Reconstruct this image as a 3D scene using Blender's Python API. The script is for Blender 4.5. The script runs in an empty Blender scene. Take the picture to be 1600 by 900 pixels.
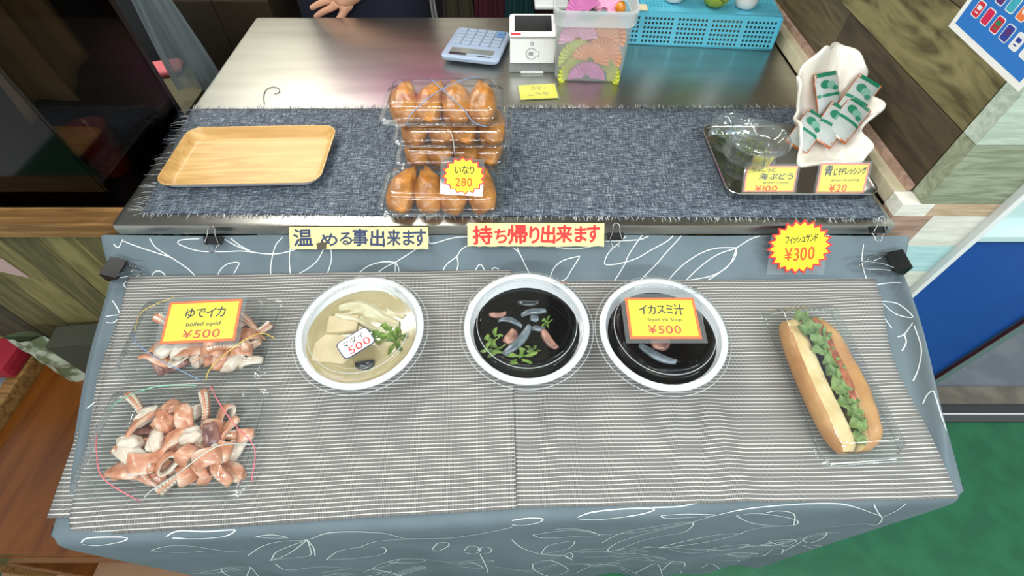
import bpy, bmesh, math, random
from mathutils import Vector, Matrix, noise
random.seed(7)
C = bpy.context.scene.collection
SC = bpy.context.scene
# ------------------------------------------------------------------ camera
F, TH = 750.0, math.radians(52.9)
CAMZ, CTZ = 1.39, 0.85
ST, CT = math.sin(TH), math.cos(TH)
cam = bpy.data.objects.new('camera', bpy.data.cameras.new('camera'))
C.objects.link(cam); SC.camera = cam
cam.location = (0, 0, CAMZ); cam.rotation_euler = (math.pi/2 - TH, 0, 0)
cam.data.sensor_width = 36.0; cam.data.lens = F/1600*36; cam.data.clip_start = 0.02
# ------------------------------------------------------------------ light
w = bpy.data.worlds.new('world'); SC.world = w; w.use_nodes = True
bg = w.node_tree.nodes['Background']
bg.inputs[0].default_value = (0.90, 0.97, 1.0, 1); bg.inputs[1].default_value = 0.6
SC.view_settings.view_transform = 'Standard'; SC.view_settings.look = 'None'
SC.view_settings.exposure = 0.0; SC.view_settings.gamma = 1.0
SC.view_settings.use_curve_mapping = False
SC.cycles.transparent_max_bounces = 40; SC.cycles.max_bounces = 10
def lamp(name, loc, target, sx, sy, power, col=(1, 1, 1)):
    l = bpy.data.lights.new(name, 'AREA'); l.shape = 'RECTANGLE'; l.size = sx; l.size_y = sy
    l.energy = power; l.color = col
    o = bpy.data.objects.new(name, l); C.objects.link(o); o.location = loc
    o.rotation_euler = (Vector(target) - Vector(loc)).to_track_quat('-Z', 'Y').to_euler()
    return o
lamp('fluorescent_lamp', (-0.80, 1.3, 2.42), (-0.65, 0.95, 0.8), 1.0, 0.05, 17, (1.0, 0.98, 0.93))
lamp('fluorescent_lamp', (-0.75, -0.05, 2.45), (-0.2, 0.4, 0.8), 1.25, 0.05, 16, (0.98, 1.0, 0.97))
lamp('fluorescent_lamp', (0.75, -0.35, 2.45), (0.2, 0.35, 0.7), 1.25, 0.05, 12, (0.95, 1.0, 1.0))
lamp('fluorescent_lamp', (-1.1, 2.15, 2.45), (-1.1, 2.3, 1.2), 1.0, 0.08, 26, (1.0, 0.98, 0.92))
lamp('fluorescent_lamp', (1.6, -0.5, 2.3), (1.1, 0.6, 0.5), 1.0, 0.2, 24, (0.92, 1.0, 1.0))
lamp('fluorescent_lamp', (-0.1, -1.6, 2.25), (0.0, 0.2, 0.6), 1.4, 0.05, 30, (0.95, 1.0, 1.0))
# ------------------------------------------------------------------ projection helpers
def ray(px, py):
    u, v = px - 800, py - 450
    return Vector((u, F*CT - v*ST, -(F*ST + v*CT)))
CAM = Vector((0, 0, CAMZ))
def hit(px, py, p0, n):
    d = ray(px, py); n = Vector(n)
    return CAM + d*((Vector(p0) - CAM).dot(n)/d.dot(n))
def hz(px, py, z): return hit(px, py, (0, 0, z), (0, 0, 1))
def hx(px, py, x): return hit(px, py, (x, 0, 0), (1, 0, 0))
def hy(px, py, y): return hit(px, py, (0, y, 0), (0, 1, 0))
AL = math.radians(4)                    # the display board leans towards the customer
TO = Vector((0, .123, .7654)); TY = Vector((0, math.cos(AL), math.sin(AL))); TN = Vector((0, -math.sin(AL), math.cos(AL)))
TM = Matrix.Translation(TO) @ Matrix.Rotation(AL, 4, 'X')
def hs(px, py, h=0): return hit(px, py, TO + TN*h, TN)
def hl(px, py, h=0): return TM.inverted() @ hs(px, py, h)      # board coordinates
# ------------------------------------------------------------------ materials
def lin(c):
    return tuple(((x/255)/12.92 if x/255 <= .04045 else ((x/255 + .055)/1.055)**2.4) for x in c) + (1,)
def newmat(name):
    m = bpy.data.materials.new(name); m.use_nodes = True
    nt = m.node_tree; return m, nt, nt.nodes['Principled BSDF']
def pbr(name, col, rough=.5, metal=0, col2=None, scale=8, stretch=(1, 1, 1), lo=.4, hi=.6, bump=0, bscale=60, coat=0, sss=0, emit=0, detail=4, col3=None, alpha=1, dist=0.0):
    m, nt, b = newmat(name); N, L = nt.nodes, nt.links
    b.inputs['Base Color'].default_value = lin(col); b.inputs['Roughness'].default_value = rough
    b.inputs['Metallic'].default_value = metal; b.inputs['Coat Weight'].default_value = coat
    b.inputs['Coat Roughness'].default_value = .12
    if sss:
        b.inputs['Subsurface Weight'].default_value = sss; b.inputs['Subsurface Radius'].default_value = (.01, .005, .003); b.inputs['Subsurface Scale'].default_value = .5
    if emit:
        b.inputs['Emission Color'].default_value = lin(col); b.inputs['Emission Strength'].default_value = emit
    if col2 or bump:
        tc = N.new('ShaderNodeTexCoord'); mp = N.new('ShaderNodeMapping'); mp.inputs['Scale'].default_value = stretch
        L.new(tc.outputs['Object'], mp.inputs[0])
    if col2:
        n = N.new('ShaderNodeTexNoise'); n.inputs['Scale'].default_value = scale; n.inputs['Detail'].default_value = detail; n.inputs['Distortion'].default_value = dist
        L.new(mp.outputs[0], n.inputs['Vector'])
        r = N.new('ShaderNodeValToRGB'); e = r.color_ramp.elements
        e[0].position = lo; e[1].position = hi; e[0].color = lin(col); e[1].color = lin(col2)
        if col3:
            k = e.new(min(.99, hi + (hi - lo))); k.color = lin(col3)
        L.new(n.outputs[0], r.inputs[0]); L.new(r.outputs[0], b.inputs['Base Color'])
    if bump:
        n2 = N.new('ShaderNodeTexNoise'); n2.inputs['Scale'].default_value = bscale; n2.inputs['Detail'].default_value = 3
        L.new(mp.outputs[0], n2.inputs['Vector'])
        bp = N.new('ShaderNodeBump'); bp.inputs['Strength'].default_value = bump; bp.inputs['Distance'].default_value = .002
        L.new(n2.outputs[0], bp.inputs['Height']); L.new(bp.outputs[0], b.inputs['Normal'])
    return m
def clear(name, tint=(250, 252, 252), ior=1.4, add=.02, rough=.04, haze=0.0, hazecol=(235, 240, 240), bump=0, bscale=40):
    m, nt, b = newmat(name); N, L = nt.nodes, nt.links
    N.remove(b); out = N['Material Output']
    tr = N.new('ShaderNodeBsdfTransparent'); tr.inputs[0].default_value = lin(tint)
    gl = N.new('ShaderNodeBsdfGlossy'); gl.inputs['Roughness'].default_value = rough
    ge = N.new('ShaderNodeNewGeometry'); dt = N.new('ShaderNodeVectorMath'); dt.operation = 'DOT_PRODUCT'
    L.new(ge.outputs['Incoming'], dt.inputs[0]); L.new(ge.outputs['Normal'], dt.inputs[1])
    def mth(op, a, b_=None):
        k = N.new('ShaderNodeMath'); k.operation = op
        L.new(a, k.inputs[0])
        if b_ is not None: k.inputs[1].default_value = b_
        return k
    f0 = mth('MULTIPLY', mth('POWER', mth('SUBTRACT', mth('ABSOLUTE', dt.outputs['Value']).outputs[0], 1.0).outputs[0], 4.0).outputs[0], .75)
    ad = mth('ADD', f0.outputs[0], ((ior - 1)/(ior + 1))**2 + add); ad.use_clamp = True
    mx = N.new('ShaderNodeMixShader'); L.new(ad.outputs[0], mx.inputs[0]); L.new(tr.outputs[0], mx.inputs[1]); L.new(gl.outputs[0], mx.inputs[2])
    last = mx
    if haze:
        df = N.new('ShaderNodeBsdfDiffuse'); df.inputs[0].default_value = lin(hazecol)
        m2 = N.new('ShaderNodeMixShader'); m2.inputs[0].default_value = haze
        L.new(mx.outputs[0], m2.inputs[1]); L.new(df.outputs[0], m2.inputs[2]); last = m2
    if bump:
        tc = N.new('ShaderNodeTexCoord'); n2 = N.new('ShaderNodeTexNoise'); n2.inputs['Scale'].default_value = bscale
        L.new(tc.outputs['Object'], n2.inputs['Vector'])
        bp = N.new('ShaderNodeBump'); bp.inputs['Strength'].default_value = bump; bp.inputs['Distance'].default_value = .003
        L.new(n2.outputs[0], bp.inputs['Height']); L.new(bp.outputs[0], gl.inputs['Normal'])
    L.new(last.outputs[0], out.inputs[0])
    return m
# ------------------------------------------------------------------ mesh builder
class MB:
    def __init__(s): s.v, s.f, s.m, s.mats, s.uv = [], [], [], [], None
    def mi(s, mat):
        if mat not in s.mats: s.mats.append(mat)
        return s.mats.index(mat)
    def add(s, vs, fs, mat, M=None):
        o = len(s.v); k = s.mi(mat)
        s.v += [tuple(M @ Vector(p)) if M else tuple(p) for p in vs]
        for f in fs: s.f.append([i + o for i in f]); s.m.append(k)
        return s
    def box(s, c, d, mat, M=None, bev=0):
        bm = bmesh.new(); bmesh.ops.create_cube(bm, size=1)
        for v in bm.verts: v.co = Vector((v.co.x*d[0] + c[0], v.co.y*d[1] + c[1], v.co.z*d[2] + c[2]))
        if bev: bmesh.ops.bevel(bm, geom=bm.edges[:], offset=bev, segments=2, affect='EDGES', profile=.7)
        return s.frombm(bm, mat, M)
    def frombm(s, bm, mat, M=None):
        bm.verts.index_update()
        s.add([v.co.copy() for v in bm.verts], [[v.index for v in f.verts] for f in bm.faces], mat, M); bm.free(); return s
    def rings(s, rs, mat, M=None, cap0=True, cap1=True, closed=True):
        n = len(rs[0]); vs = [p for r in rs for p in r]; fs = []
        for j in range(len(rs) - 1):
            for i in range(n if closed else n - 1):
                k = (i + 1) % n; fs.append([j*n + i, j*n + k, (j + 1)*n + k, (j + 1)*n + i])
        if cap0: fs.append(list(range(n))[::-1])
        if cap1: fs.append([(len(rs) - 1)*n + i for i in range(n)])
        return s.add(vs, fs, mat, M)
    def lathe(s, prof, mat, M=None, n=48, cap0=False, cap1=False):
        return s.rings([[(r*math.cos(2*math.pi*i/n), r*math.sin(2*math.pi*i/n), z) for i in range(n)] for r, z in prof], mat, M, cap0, cap1)
    def tube(s, pts, r, mat, M=None, n=8, closed=False, rad=None):
        P = [Vector(p) for p in pts]; rs = []; up = None
        for i, p in enumerate(P):
            a = P[i - 1] if (i > 0 or closed) else p; b = P[(i + 1) % len(P)] if (i < len(P) - 1 or closed) else p
            t = (b - a)
            t = t.normalized() if t.length > 1e-9 else Vector((0, 0, 1))
            if up is None: up = t.orthogonal().normalized()
            up = (up - t*up.dot(t)); up = up.normalized() if up.length > 1e-6 else t.orthogonal().normalized()
            sd = t.cross(up); q = rad[i] if rad else r
            rs.append([p + (up*math.cos(2*math.pi*k/n) + sd*math.sin(2*math.pi*k/n))*q for k in range(n)])
        if closed: rs.append(rs[0])
        return s.rings(rs, mat, M, not closed, not closed)
    def prism(s, poly, z0, z1, mat, M=None, top=None):
        n = len(poly); vs = [(x, y, z0) for x, y in poly] + [(x, y, z1) for x, y in poly]
        s.add(vs, [list(range(n))[::-1]] + [[i, (i + 1) % n, n + (i + 1) % n, n + i] for i in range(n)], mat, M)
        return s.add([(x, y, z1) for x, y in poly], [list(range(n))], top or mat, M)
    def grid(s, fn, nu, nv, mat, M=None):
        vs = [fn(i/nu, j/nv) for j in range(nv + 1) for i in range(nu + 1)]
        return s.add(vs, [[j*(nu + 1) + i, j*(nu + 1) + i + 1, (j + 1)*(nu + 1) + i + 1, (j + 1)*(nu + 1) + i] for j in range(nv) for i in range(nu)], mat, M)
    def text(s, txt, cx, cy, wd, ht, mat, z=0, M=None, bold=0, rot=0, wob=0, sp=1.0):
        t = tmesh(txt, 0, wob, sp)
        if not t: return s
        if bold > 0:                      # a thicker pen: the same strokes again, a hair to each side
            q = bold*ht*.75
            for i, (a, b) in enumerate(((q, 0), (-q, 0), (0, q), (0, -q), (q*.7, q*.7), (-q*.7, -q*.7))): s.text(txt, cx + a, cy + b, wd, ht, mat, z - .00002*(i + 1), M, 0, rot, wob, sp)
        vs, fs, (x0, y0, x1, y1) = t
        sx, sy = wd/(x1 - x0), ht/(y1 - y0); c, sn = math.cos(rot), math.sin(rot); out = []
        for x, y in vs:
            a, b = (x - (x0 + x1)/2)*sx, (y - (y0 + y1)/2)*sy
            out.append((cx + a*c - b*sn, cy + a*sn + b*c, z))
        return s.add(out, fs, mat, M)
    def build(s, name, parent=None, smooth=False, loc=None, M=None, auto=None):
        s.m = [k for f, k in zip(s.f, s.m) if len(set(f)) == len(f)]; s.f = [f for f in s.f if len(set(f)) == len(f)]
        me = bpy.data.meshes.new(name); me.from_pydata(s.v, [], s.f); me.update()
        for m in s.mats: me.materials.append(m)
        me.polygons.foreach_set('material_index', s.m)
        if smooth or auto: me.polygons.foreach_set('use_smooth', [True]*len(me.polygons))
        if auto: me.set_sharp_from_angle(angle=math.radians(auto))
        o = bpy.data.objects.new(name, me); C.objects.link(o)
        if parent: o.parent = parent
        if loc is not None: o.location = loc
        if M is not None: o.matrix_world = M
        return o
_tc = {}
def _glyph(ch, bold):
    key = (ch, bold)
    if key not in _tc:
        cu = bpy.data.curves.new('lettering', 'FONT'); cu.body = ch; cu.size = 1; cu.offset = bold; cu.resolution_u = 3
        ob = bpy.data.objects.new('lettering', cu)
        me = ob.to_mesh()
        vs = [(v.co.x, v.co.y) for v in me.vertices]; fs = [list(p.vertices) for p in me.polygons]
        ob.to_mesh_clear(); bpy.data.objects.remove(ob); bpy.data.curves.remove(cu)
        _tc[key] = (vs, fs)
    return _tc[key]
def tmesh(txt, bold, wob, sp):
    if wob == 0 and sp == 1.0:
        vs, fs = _glyph(txt, bold)
    else:
        vs, fs, x = [], [], 0
        rr = random.Random(len(txt)*31 + ord(txt[0]))
        for ch in txt:
            if ch == ' ': x += .35; continue
            a, b = _glyph(ch, bold); o = len(vs)
            if not a: continue
            x0, x1 = min(p[0] for p in a), max(p[0] for p in a); y0, y1 = min(p[1] for p in a), max(p[1] for p in a)
            r = rr.uniform(-wob, wob); k = 1 + rr.uniform(-wob, wob)*.8; dy = rr.uniform(-wob, wob)*.4; c, sn = math.cos(r), math.sin(r)
            mx, my = (x0 + x1)/2, (y0 + y1)/2
            for px, py in a:
                q, e = (px - mx)*k, (py - my)*k
                vs.append((x + (x1 - x0)/2 + q*c - e*sn + e*wob*.6, my + dy + q*sn + e*c))
            fs += [[i + o for i in f] for f in b]; x += (x1 - x0) + .10*sp
    if not vs: return None
    return vs, fs, (min(p[0] for p in vs), min(p[1] for p in vs), max(p[0] for p in vs), max(p[1] for p in vs))
def tag(o, label, cat, group=None, kind=None):
    o['label'] = label; o['category'] = cat
    if group: o['group'] = group
    if kind: o['kind'] = kind
    return o
def thing(name, label, cat, M, group=None):
    o = bpy.data.objects.new(name, None); C.objects.link(o); o.empty_display_size = .02
    o.matrix_world = M if isinstance(M, Matrix) else Matrix.Translation(M)
    return tag(o, label, cat, group)
def struct(name, mb, **k):
    o = mb.build(name, **k); o['kind'] = 'structure'; return o
def copy_thing(o, M, label, group=None):
    c = o.copy(); C.objects.link(c); c.matrix_world = M; c['label'] = label
    if group: c['group'] = group
    for ch in o.children:
        d = ch.copy(); C.objects.link(d); d.parent = c; d.matrix_parent_inverse = Matrix(); d.matrix_basis = ch.matrix_basis
        for g in ch.children:
            e = g.copy(); C.objects.link(e); e.parent = d; e.matrix_basis = g.matrix_basis
    return c
def RZ(a): return Matrix.Rotation(math.radians(a), 4, 'Z')
def RX(a): return Matrix.Rotation(math.radians(a), 4, 'X')
def RY(a): return Matrix.Rotation(math.radians(a), 4, 'Y')
def TR(*p): return Matrix.Translation(p[0] if len(p) == 1 else p)
def rrect(hx_, hy_, r, z, n=6, flute=0, nf=0):
    """rounded rectangle ring; flute pushes the outline in and out"""
    pts = []
    for cx, cy, a0 in ((hx_ - r, hy_ - r, 0), (-hx_ + r, hy_ - r, 90), (-hx_ + r, -hy_ + r, 180), (hx_ - r, -hy_ + r, 270)):
        for i in range(n + 1):
            a = math.radians(a0 + 90*i/n); pts.append((cx + r*math.cos(a), cy + r*math.sin(a)))
    if nf:                                        # subdivide the straight runs
        out = []; m = len(pts)
        for i in range(m):
            p, q = pts[i], pts[(i + 1) % m]; d = math.hypot(q[0] - p[0], q[1] - p[1])
            k = 1 if i % (n + 1) != n else (nf[0] if (i//(n + 1)) % 2 == 0 else nf[1])
            for j in range(k): out.append((p[0] + (q[0] - p[0])*j/k, p[1] + (q[1] - p[1])*j/k))
        pts = [(x*(1 + flute*(i % 2)/max(hx_, .01)), y*(1 + flute*(i % 2)/max(hy_, .01))) for i, (x, y) in enumerate(out)]
    return [(x, y, z) for x, y in pts]
def frame_from(P, xdir, ydir):
    x = Vector(xdir).normalized(); z = x.cross(Vector(ydir)).normalized(); y = z.cross(x)
    M = Matrix((x, y, z)).transposed().to_4x4(); M.translation = P; return M
# ------------------------------------------------------------------ palette
STEEL = pbr('brushed_steel', (184, 183, 176), .31, 1.0, col2=(202, 201, 194), scale=5, stretch=(1, 6, 1), lo=.3, hi=.75, bump=.05, bscale=220)
POLISH = pbr('polished_steel', (186, 186, 184), .2, 1.0)
GREENF = pbr('green_painted_concrete', (20, 94, 60), .42, col2=(26, 106, 70), scale=14, bump=.15, bscale=90)
GREYF = pbr('grey_concrete', (108, 116, 124), .6, col2=(126, 132, 138), scale=9, bump=.1)
def wood(name, a, b, c=None, ax=(1, 14, 14), rough=.62, dist=1.6, scale=2.6, bump=.25):
    return pbr(name, a, rough, col2=b, col3=c, scale=scale, stretch=ax, lo=.36, hi=.62, dist=dist, bump=bump, bscale=14, detail=6)
W_OLIVE = wood('weathered_olive_plank', (74, 66, 36), (132, 124, 82), ax=(9, 1.6, 9), scale=2.2, dist=2.6)
W_DARK = wood('dark_brown_plank', (52, 42, 28), (78, 66, 44), ax=(16, 2, 16))
W_MID = wood('grey_brown_plank', (66, 56, 38), (98, 86, 58), ax=(16, 2, 16))
W_RAIL = wood('varnished_rail_wood', (110, 78, 40), (150, 112, 66), ax=(2, 20, 20), rough=.45)
W_BENCH = wood('varnished_bench_wood', (92, 48, 12), (118, 66, 20), ax=(6, 1, 6), rough=.25, bump=.08)
W_TRAY = wood('pale_birch', (192, 150, 88), (214, 176, 114), ax=(1.5, 16, 16), rough=.42, bump=.05)
CREAM = pbr('cream_paint', (190, 180, 150), .6, col2=(206, 196, 168), scale=20, bump=.2)
def boardm(name, a, b): return wood(name, a, b, ax=(3, 16, 22), rough=.6, scale=3)
B_MINT = boardm('mint_board', (158, 174, 156), (190, 204, 190)); B_SAGE = boardm('sage_board', (120, 128, 102), (152, 160, 136))
B_PINK = boardm('pink_board', (150, 120, 104), (178, 148, 130)); B_WHITE = boardm('white_board', (206, 204, 190), (226, 224, 212))
B_TAN = boardm('tan_board', (172, 146, 118), (194, 170, 142)); B_BLUE = boardm('pale_blue_board', (160, 200, 200), (180, 214, 214))
DOORB = pbr('blue_door_paint', (26, 74, 152), .42, col2=(30, 80, 158), scale=6)
WHITEP = pbr('white_paint', (226, 228, 226), .45)
DARKM = pbr('near_black', (14, 13, 13), .5)
BROWNC = pbr('dark_brown_laminate', (46, 36, 24), .5, col2=(56, 44, 30), scale=4)
WALLC = pbr('cream_wall', (214, 210, 194), .8)
WALLD = pbr('dark_wood_wall', (70, 58, 46), .7, col2=(84, 70, 56), scale=5)
OLIVEB = pbr('olive_board', (78, 74, 48), .7)
# ------------------------------------------------------------------ the setting
struct('floor', MB().box((0, -.7, -.02), (4.4, 2.5, .04), GREENF))
struct('floor_back', MB().box((0, 1.65, -.02), (4.4, 2.2, .04), GREYF))
b = MB()
zs = [0, .29, .49, .69, .79, .876, .985, 1.088, 1.2, 1.31, 1.42, 1.6, 1.8]
ms = [W_OLIVE, W_DARK, W_OLIVE, W_MID, W_DARK, W_DARK, W_OLIVE, W_MID, W_OLIVE, W_DARK, W_OLIVE, W_MID]
for i in range(len(zs) - 1):
    z0, z1 = zs[i], zs[i + 1]; cut = .985 if i % 2 == 0 else .80
    if i == 5:
        b.box((.647, .766, (z0 + z1)/2), (.03, .368, z1 - z0 - .0016), W_DARK, bev=.001); b.box((.648, 1.576, (z0 + z1)/2), (.03, 1.248, z1 - z0 - .0016), W_MID, bev=.001)
    else:
        b.box((.647, 1.391, (z0 + z1)/2), (.03, 1.618, z1 - z0 - .0016), ms[i], bev=.001)
struct('wall_right', b)
struct('trim_1', MB().box((.6185, 1.391, .8635), (.026, 1.618, .026), CREAM, bev=.002).box((.628, 1.391, .882), (.0075, 1.618, .012), B_PINK))
b = MB()
def brd(x0, x1, z0, z1, m): b.box(((x0 + x1)/2, .565, (z0 + z1)/2), (x1 - x0 - .0008, .03, z1 - z0 - .0012), m, bev=.0006)
brd(.632, .756, 1.088, 1.20, B_SAGE); brd(.632, .756, 1.2, 1.32, B_MINT); brd(.632, .756, 1.32, 1.8, B_SAGE)
brd(.632, .756, .985, 1.088, B_MINT); brd(.632, .756, .877, .985, B_SAGE)
brd(.604, .655, .851, .877, B_WHITE); brd(.655, .756, .851, .877, B_TAN)
brd(.604, .668, .78, .851, B_PINK); brd(.668, .756, .78, .851, B_WHITE)
brd(.604, .756, .7125, .78, B_BLUE); brd(.604, .756, .63, .7125, B_WHITE)
brd(.604, .756, .52, .63, B_TAN); brd(.604, .756, .40, .52, B_BLUE); brd(.604, .756, .25, .40, B_WHITE); brd(.604, .756, 0.02, .25, B_SAGE)
struct('wall_front', b)
struct('trim_2', MB().box((.7615, .563, .91), (.011, .05, 1.78), WHITEP, bev=.002))
# sliding door: blue panel with a glazed upper half
d1 = struct('door_1', MB().box((.94, .588, .40), (.345, .024, .76), DOORB, bev=.002).box((.94, .588, 1.6), (.345, .024, .4), DOORB))
GLASSW = pbr('frosted_window_glass', (196, 220, 218), .15, coat=.5)
FRAMEW = pbr('silver_window_frame', (200, 204, 200), .3, .3)
MB().box((.785, .578, 1.09), (.03, .034, .62), FRAMEW, bev=.003).box((1.095, .578, 1.09), (.03, .034, .62), FRAMEW, bev=.003).box((.94, .578, .786), (.34, .034, .014), GLASSW, bev=.002).box((.94, .578, 1.393), (.34, .034, .014), FRAMEW, bev=.002).build('window_frame', d1)
MB().box((.94, .588, 1.09), (.28, .008, .594), GLASSW).build('glass', d1)
struct('trim_3', MB().box((1.118, .59, .9), (.022, .05, 1.76), pbr('grey_green_post', (104, 122, 122), .5)).box((1.1055, .568, .9), (.004, .006, 1.76), pbr('dark_red_edge', (74, 26, 26), .6)))
struct('trim_4', MB().box((1.4, .628, .006), (1.6, .056, .016), pbr('worn_concrete_sill', (104, 98, 88), .7, col2=(128, 120, 108), scale=12)).box((1.4, .585, .004), (1.6, .03, .012), pbr('dark_rail', (52, 54, 56), .4)).box((1.4, .568, .008), (1.6, .004, .012), WHITEP).box((1.4, .556, .004), (1.6, .02, .01), pbr('grey_rail', (72, 76, 78), .4)))
# kitchen behind
struct('wall_back', MB().box((-1.2, 2.55, 1.75), (2.0, .06, 1.3), WALLC).box((1.0, 2.55, 1.75), (2.4, .06, 1.3), WALLD).box((0, 2.55, .55), (4.4, .06, 1.1), DARKM))
struct('ceiling', MB().box((-1.0, 1.75, 2.62), (2.4, 1.66, .04), WALLC).box((1.2, 1.75, 2.62), (2.0, 1.66, .04), WALLD).box((0, -.55, 2.62), (4.4, 2.9, .04), pbr('grey_market_ceiling', (120, 122, 118), .8)))
# partition on the left: mossy boards under a rail
b = MB(); xs = [-1.75, -1.55, -1.37, -1.24, -1.13, -1.03, -.945, -.865, -.80, -.735, -.672]
pm = [wood('mossy_board_%s' % k, a, c, ax=(16, 16, 2), rough=.7) for k, a, c in (('light', (96, 90, 50), (128, 120, 74)), ('dim', (72, 68, 38), (102, 96, 58)), ('deep', (44, 44, 30), (66, 64, 42)))]
for i in range(len(xs) - 1):
    b.box(((xs[i] + xs[i + 1])/2, .565, .405), (xs[i + 1] - xs[i] - .002, .02, .81), pm[(i*2) % 3] if i < 6 else pm[i % 2], bev=.002)
struct('wall_left', b)
struct('trim_5', MB().box((-1.2, .562, .826), (1.14, .04, .03), W_RAIL, bev=.002))
o = tag(MB().prism([(-.985, .7), (-.945, .715), (-.895, .69), (-.90, .74), (-.94, .80), (-.985, .81)], 0, .0015, pbr('pinkish_paper', (176, 148, 140), .7), TR(0, .5535, 0) @ RX(90)).build('torn_poster'), 'torn scrap of pale pink paper stuck on the mossy boards below the wooden rail', 'poster')
# ------------------------------------------------------------------ steel counter
t = thing('steel_counter', 'stainless steel work counter carrying the dark woven runner', 'counter', (0, .89, 0))
Q = t.matrix_world.inverted()
b = MB(); ring = lambda ins, z: [(p[0] - .013, p[1] + .8875, z) for p in rrect(.6165 - ins, .3575 - ins, .006, 0, 3)]
b.rings([ring(.004, .829), ring(0, .832), ring(0, .845), ring(.0015, .849), ring(.005, .85)], STEEL, Q)
b.build('top', t, auto=40)
for x in (-.59, .565):
    for y in (.58, 1.2): MB().tube([(x, y, 0), (x, y, .83)], .02, POLISH, Q, 16).build('leg', t)
MB().box((-.0125, .89, .25), (1.15, .62, .02), STEEL, Q).build('shelf', t)
# ------------------------------------------------------------------ leaf patterned cloth
CLOTH = pbr('blue_grey_cotton', (97, 111, 118), .85, col2=(105, 119, 126), scale=9, bump=.12, bscale=500)
LINE = pbr('white_print', (222, 228, 228), .8)
def sst(a, b_, x): x = min(1, max(0, (x - a)/(b_ - a))); return x*x*(3 - 2*x)
def lerp(a, b_, t): return a + (b_ - a)*t
PL0, PL1, PR0, PRm, PR1 = hl(75, 835), hl(178, 385), hl(1509, 760), hl(1473, 610), hl(1395, 375)
YBK = .4105; YF0, YF1 = hl(75, 838), hl(1500, 768)
def yfx(x): return lerp(YF0.y, YF1.y, (x - YF0.x)/(YF1.x - YF0.x))
def xl(t): return lerp(PL0.x, PL1.x, t) + .010 + .003*math.sin(9*t)
tm_ = PRm.y/PR1.y
def xr(t): return (PR0.x*(t - tm_)*(t - 1)/(tm_*1) + PRm.x*t*(t - 1)/(tm_*(tm_ - 1)) + PR1.x*t*(t - tm_)/(1 - tm_)) - .011
# display board under the cloth
t = thing('display_table', 'sloping wooden display board hidden under the leaf patterned cloth', 'table', TM)
MB().prism([(xl(0) + .012, yfx(xl(0)) + .006), (xr(0) - .012, yfx(xr(0)) + .006), (xr(.85) - .012, .355), (xl(.85) + .012, .355)], -.022, -.003, W_BENCH).build('board', t)
for x in (-.50, .48):
    for y in (.07, .30):
        P = TM @ Vector((x, y, -.02)); MB().box((P.x, P.y, P.z/2), (.035, .035, P.z - .004), W_BENCH, t.matrix_world.inverted()).build('leg', t)
DN = Vector((0, -math.sin(AL), -math.cos(AL)))
NC, side = 90, [(.004, .0), (.008, -.003), (.0105, -.008), (.011, -.016), (.008, -.05), (.004, -.10), (.004, -.16)]
rows = []
prof = [(.416, .0)] + [(.416 - .012*k, 0) for k in range(1, 34)]
def top_row(y, down, back):
    t = max(0, y/YBK); a, c = xl(t), xr(t); out = []
    hgt = .0350*sst(.348, .416, y)
    for i, (dx, dz) in enumerate(reversed(side)): out.append((a - dx + .002*math.sin(20*y + i)*(i < 4), y, hgt + dz, 0))
    for i in range(NC + 1):
        tt_ = i/NC; x = lerp(a, c, tt_ - .86*math.sin(2*math.pi*tt_)/(2*math.pi))
        fold = sst(-.01, .10, y)*(1 - sst(.36, .41, y)); hump = (.019*math.exp(-((x - c + .009 + .003*math.sin(19*y))/.0085)**2) + .007*math.exp(-((x - a - .008)/.008)**2))*fold
        out.append((x, y, hgt + hump + .0012*math.sin(23*x + 9*y)*sst(.33, .4, y), 1))
    for i, (dx, dz) in enumerate(side): out.append((c + dx + .004*math.sin(17*y + i)*(i > 2), y, hgt + dz, 2))
    return out
grid_rows = []
NY = 34
for j in range(NY + 1):
    u = j/NY; r = []
    for (x, y0, z, k) in top_row(YBK*(1 - u), 0, 0):
        yf = yfx(x); y = lerp(YBK, yf, u)
        if j == 0: z -= 0
        r.append(Vector((x, y, z)))
    grid_rows.append(r)
last = grid_rows[-1]
ctr = len(side)
for k, dd in enumerate((.003, .008, .016, .03, .05, .08, .11, .15, .20, .26, .33, .42, .52, .62)):
    r = []
    for i, p in enumerate(last):
        off = min(.010, .010*(1 - math.exp(-dd/.006)))
        s = sst(.02, .35, dd)
        wv = .006*s*math.sin(p.x*19 + 1.3) + .004*s*math.sin(p.x*47)
        if i < ctr or i > len(last) - 1 - ctr:
            e = (ctr - i) if i < ctr else (i - (len(last) - 1 - ctr)); back = side[e - 1]
            q = Vector((p.x, p.y - off*.3, 0)) + Vector((0, abs(back[1])*.8, 0)); zz = -.0
            base = Vector((last[ctr].x - back[0] if i < ctr else last[-1 - ctr].x + back[0], q.y, 0))
            r.append(base + DN*dd + Vector((-.05*s*0, 0, 0)))
        else: r.append(Vector((p.x, p.y - off - wv, 0)) + DN*dd)
    grid_rows.append(r)
b = MB(); n = len(grid_rows[0])
b.add([TM @ p for r in grid_rows for p in r], [[j*n + i, (j + 1)*n + i, (j + 1)*n + i + 1, j*n + i + 1] for j in range(len(grid_rows) - 1) for i in range(n - 1)], CLOTH)
from mathutils.bvhtree import BVHTree
bv = BVHTree.FromPolygons([Vector(p) for p in b.v], b.f)
def spline(pts, m=7):
    P = [Vector(p) for p in pts]; out = []
    for i in range(len(P) - 1):
        a, c, d, e = P[max(i - 1, 0)], P[i], P[i + 1], P[min(i + 2, len(P) - 1)]
        for k in range(m):
            t = k/m; out.append(.5*((2*c) + (d - a)*t + (2*a - 5*c + 4*d - e)*t*t + (3*c - a - 3*d + e)*t**3))
    return out + [P[-1]]
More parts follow.
